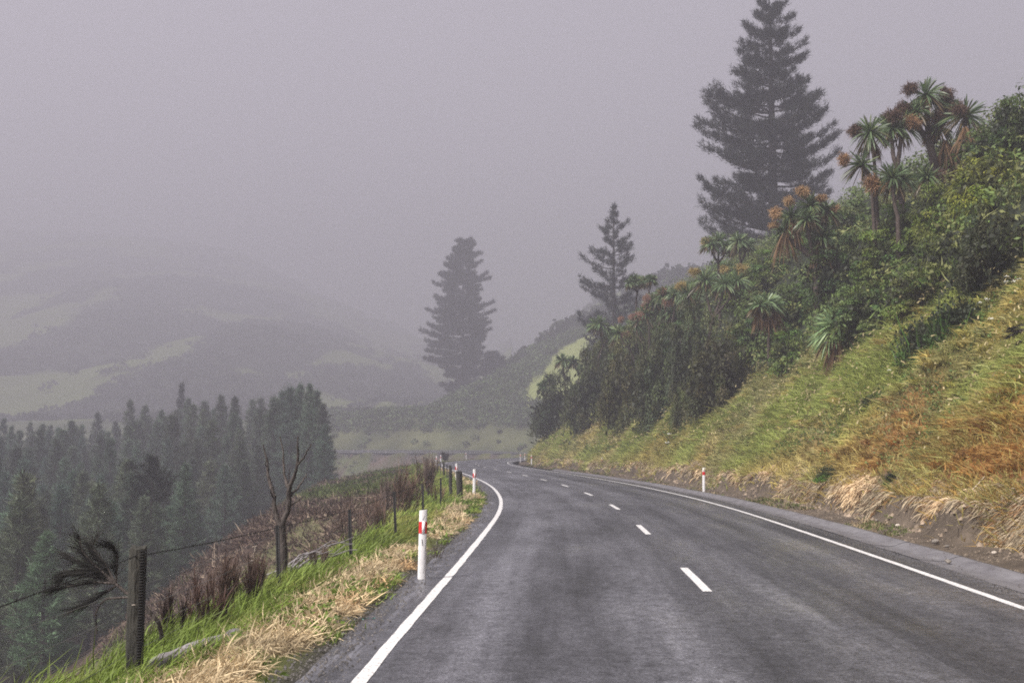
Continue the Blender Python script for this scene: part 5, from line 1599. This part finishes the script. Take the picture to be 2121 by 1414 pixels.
def put_broom(label, px, py, top, d, seed, name="broom_bush", cat="bush", width=60, **kw):
    p = at(px, py, d); p[2] = height(p[0], p[1])[0]
    H = EYE + (HORIZON - top) / F_PX * d - p[2]
    t = thing(name, label, cat, p)
    st, tw = broom_parts(np.random.default_rng(seed), H, spread=width * d / F_PX / 2, **kw)
    st.build("stem", M['deadwood'], t); tw.build("twigs", M['twig'], t)
    return t
RED = (.07, .042, .034)
put_broom("dead broom bush with reddish stems just beyond the thick wooden post", 425, 1330, 1165, 12.6, 121, bunches=12, width=110, c1=RED, per=70)
put_broom("tall dead broom with upright dark brushes between the thick post and the bare tree", 470, 1320, 1098, 13.6, 122, bunches=10, width=90, per=60)
put_broom("dark dead broom close behind the pale wire dropper", 515, 1310, 1120, 14.4, 123, bunches=11, width=70, per=90)
put_broom("small black broom tuft at the thick post, low over the void", 352, 1340, 1180, 12.0, 124, bunches=5, width=60, per=80, c1=(.03, .02, .018))
put_broom("grey-brown broom between the bare tree and the second steel post", 655, 1230, 1100, 19, 125, bunches=7, width=90, per=50, c1=(.12, .085, .07))
put_broom("spindly dead broom with a tall stem behind the second steel post", 718, 1180, 985, 23.5, 126, bunches=7, width=60, c1=(.1, .07, .06), per=36)
put_broom("wide brown broom bush with spreading top behind the third steel post", 775, 1130, 985, 27, 127, bunches=9, width=80, per=50, c1=(.12, .078, .06), lean=(-.1, 0))
put_broom("big feathery brown broom on the crest of the drop", 832, 1080, 932, 34, 128, bunches=12, width=80, per=60, twig=.011, c1=(.13, .085, .068), lean=(.15, 0))
put_broom("grey-brown broom leaning to the road behind the big feathery one", 800, 1075, 965, 38, 129, bunches=6, width=40, per=45, twig=.011, c1=(.12, .09, .078), lean=(.1, 0))
put_broom("upright grey broom with a spiky top at the last fence posts", 888, 1040, 915, 46, 130, bunches=10, width=36, per=80, twig=.013, c1=(.12, .09, .08))
put_broom("thin broom stems rising beside the upright grey one", 872, 1040, 925, 50, 131, bunches=5, width=20, per=30, twig=.012, c1=(.05, .035, .03))
put_broom("low brown broom in the green grass behind the fourth steel post", 905, 1050, 985, 40, 132, bunches=5, width=50, per=40, twig=.011, c1=(.12, .085, .05))
put_broom("leafy dark broom hanging over the drop below the feathery one", 790, 1120, 1035, 29, 133, bunches=10, width=50, per=70, c1=(.05, .06, .03), fan=.6)
put_broom("sparse green broom among the posts by the last bend of the fence", 850, 1050, 975, 42, 134, bunches=10, width=50, per=70, twig=.014, c1=(.06, .08, .025), fan=.5)
put_broom("small dark misty shrub on the outer side of the far bend", 922, 952, 931, 150, 135, bunches=14, width=24, per=60, twig=.05, c1=(.05, .04, .04), fan=.6)

def windswept():
    r = np.random.default_rng(140)
    d = 10.9
    b = at(352, 1330, d + .3); b[2] = height(b[0], b[1])[0]
    t = thing("windswept_bush", "black windswept bush streaming sideways behind the thick wooden post", "bush", b)
    O = np.array(t.location)
    st, fo = MB(), MB()
    main = smooth_path(np.concatenate([[[0, 0, -.15]], px_path([(330, 1290), (298, 1252), (262, 1228), (240, 1208)], d, O)]), 12)
    tube(st, main, np.linspace(.026, .014, 12), 7)
    tube(st, smooth_path(px_path([(300, 1254), (262, 1236), (215, 1240), (198, 1262), (200, 1312)], d, O), 9), np.linspace(.014, .007, 9), 6)
    arms = [[(240, 1208), (243, 1150), (236, 1135), (222, 1130)], [(240, 1208), (205, 1160), (192, 1130), (204, 1110)], [(240, 1208), (190, 1165), (170, 1140), (164, 1112)], [(240, 1208), (185, 1175), (150, 1155), (138, 1148)],
            [(240, 1208), (180, 1190), (140, 1190), (118, 1212)], [(240, 1208), (200, 1205), (160, 1210), (112, 1220)], [(240, 1212), (210, 1232), (182, 1250), (152, 1262)], [(240, 1208), (200, 1185), (165, 1180), (128, 1190)], [(240, 1208), (220, 1170), (205, 1150), (184, 1128)]]
    for arm in arms:
        j = r.normal(0, .18)
        P = smooth_path(np.array([at(x, y, d + j * k / 3) for k, (x, y) in enumerate(arm)]) - O, 10)
        tube(st, P, np.linspace(.011, .004, 10), 5, cap=False)
        T = unit(np.gradient(P, axis=0))
        n = 300
        u = r.uniform(.12, 1, n) * 9; i = np.minimum(u.astype(int), 8); f = (u - i)[:, None]
        B = P[i] * (1 - f) + P[i + 1] * f
        blades(fo, B, unit(T[i] + r.normal(0, .27, (n, 3)) + np.array([-.15, 0, 0])), r.uniform(.06, .21, n), .0045, np.array([.014, .013, .011]) * r.uniform(.5, 1.7, (n, 1)), np.tile([-.25, 0, -.1], (n, 1)) + r.normal(0, .12, (n, 3)), r=r, seg=3)
    st.build("stem", M['deadwood'], t); fo.build("foliage", M['twig'], t)
windswept()

# thin dead weeds standing at the verge
def weed(label, px, py, h, d, seed, col=(.05, .035, .025), n=6):
    r = np.random.default_rng(seed)
    p = at(px, py, d); p[2] = height(p[0], p[1])[0]
    m = MB()
    H = h * d / F_PX
    for _ in range(n):
        a = r.normal(0, .05, 3) * [1, 1, 0]; b = a + np.array([r.normal(0, .25) * H, r.normal(0, .2) * H, H * r.uniform(.6, 1)])
        tube(m, bend(a - ZV * .03, b, 0, 6, .02 * H, r), np.linspace(.006, .003, 6), 4, col=col)
    o = m.build("dead_weed", M['twig']); o.location = p
    return tag(o, label, "weed")
weed("dry weed stalks right behind the scuffed marker post", 908, 1135, 55, 20.5, 150, n=7)
weed("single thin twig standing in the grass near the pale cut branches", 706, 1222, 34, 16.5, 151, n=2)
weed("two dead stalks rising beside the grey log", 421, 1350, 62, 11.4, 152, n=3)

# white umbel flowers at the top of the grass
def umbel(px, py, size, seed, label):
    r = np.random.default_rng(seed)
    g = hit(px, py + 25, 15)
    if g is None: return
    d = g[1] - .3
    p = at(px, py, d); g[2] = height(g[0], g[1])[0]
    t = thing("umbel_flower", label, "flower", g, group="white umbel flowers on the cutting")
    O = np.array(t.location)
    tube(MB(), bend(np.array([0, 0, -.05]), p - O, 0, 6, .02, r), np.linspace(.008, .004, 6), 5, col=(.08, .1, .03)).build("stalk", M['grass'], t)
    m = MB(); k = 40; R = size * d / F_PX / 2
    P = r.normal(0, .45, (k, 3)) * R * np.array([1, 1, .35])
    leaves(m, P, ZV + r.normal(0, .5, (k, 3)), R * .45, np.ones(3), r, .9)
    f = m.build("flower_head", M['petal'], t); f.location = p - O
for i, (px, py, sz, lab) in enumerate([(2086, 572, 10, "white umbel flower highest of the row under the dark hollow bush"), (2100, 582, 9, "white umbel flower at the slope's edge under the dark hollow bush"), (2084, 583, 12, "broad white umbel flower under the dark hollow bush"), (2112, 577, 8, "white umbel nearest the frame edge under the dark hollow bush"),
                                       (2044, 620, 13, "white umbel pair-head above the dead branch, nearest the leafy patch"), (2030, 626, 9, "lower white umbel beside the broad pair-head"), (2016, 640, 7, "small white umbel at the edge of the leafy patch"), (1842, 766, 8, "white flower standing alone in the middle of the grass slope"),
                                       (1857, 625, 7, "white flower by the olive shrub above the leafy patch"), (2052, 660, 12, "cream umbel flower just above the dead branch"), (1385, 898, 9, "white flower in the pale grass hollow below the dark bushes"), (1382, 916, 10, "lower white flower in the pale grass hollow")]):
    umbel(px, py, sz, 160 + i, lab)

def dark_branch():
    r = np.random.default_rng(180)
    g = hit(2118, 720, 15)
    d = g[1] - 1.2
    b = at(2150, 730, d); b[2] = height(b[0], b[1])[0]
    t = thing("dead_branch", "black broken pine branch reaching in over the golden grass at the slope's edge", "branch", b)
    O = np.array(t.location)
    m, fo = MB(), MB()
    for pts in ([(2150, 730), (2140, 690), (2121, 684), (2094, 686)], [(2121, 684), (2108, 688), (2090, 697)], [(2140, 690), (2120, 672), (2104, 678)], [(2140, 692), (2122, 700), (2108, 712)], [(2121, 684), (2106, 680), (2096, 680)]):
        P = smooth_path(px_path(pts, d, O), 8)
        tube(m, P, np.linspace(.05, .02, 8), 6)
        n = 120; i = r.integers(1, 8, n)
        T = unit(np.gradient(P, axis=0))
        blades(fo, P[i], unit(T[i] + r.normal(0, .35, (n, 3))), r.uniform(.08, .22, n), .02, np.array([.012, .011, .01]), r=r)
    m.build("bough", M['deadwood'], t); fo.build("twigs", M['twig'], t)
dark_branch()

# ------------------------------------------------------------------ mist: one closed box of even air round everything
def haze_box():
    x0, x1, y0, y1, z0, z1 = -1520, 1120, -60, 2370, -32, max(ZTOP, 60) + 6
    V = np.array([(x, y, z) for z in (z0, z1) for y in (y0, y1) for x in (x0, x1)], float)
    o = MB().add(V, [[0, 2, 3, 1], [4, 5, 7, 6], [0, 1, 5, 4], [2, 6, 7, 3], [0, 4, 6, 2], [1, 3, 7, 5]]).build("haze", [])
    m, N, L = new_mat("mist")
    p = N.new("ShaderNodeVolumePrincipled")
    p.inputs['Color'].default_value = (.525, .517, .588, 1)
    p.inputs['Density'].default_value = HAZE
    p.inputs['Anisotropy'].default_value = 0.1
    out = N.new("ShaderNodeOutputMaterial")
    L.new(p.outputs[0], out.inputs['Volume'])
    o.data.materials.append(m)
    tag(o, "pale mauve mist filling the whole valley", kind="stuff")
haze_box()
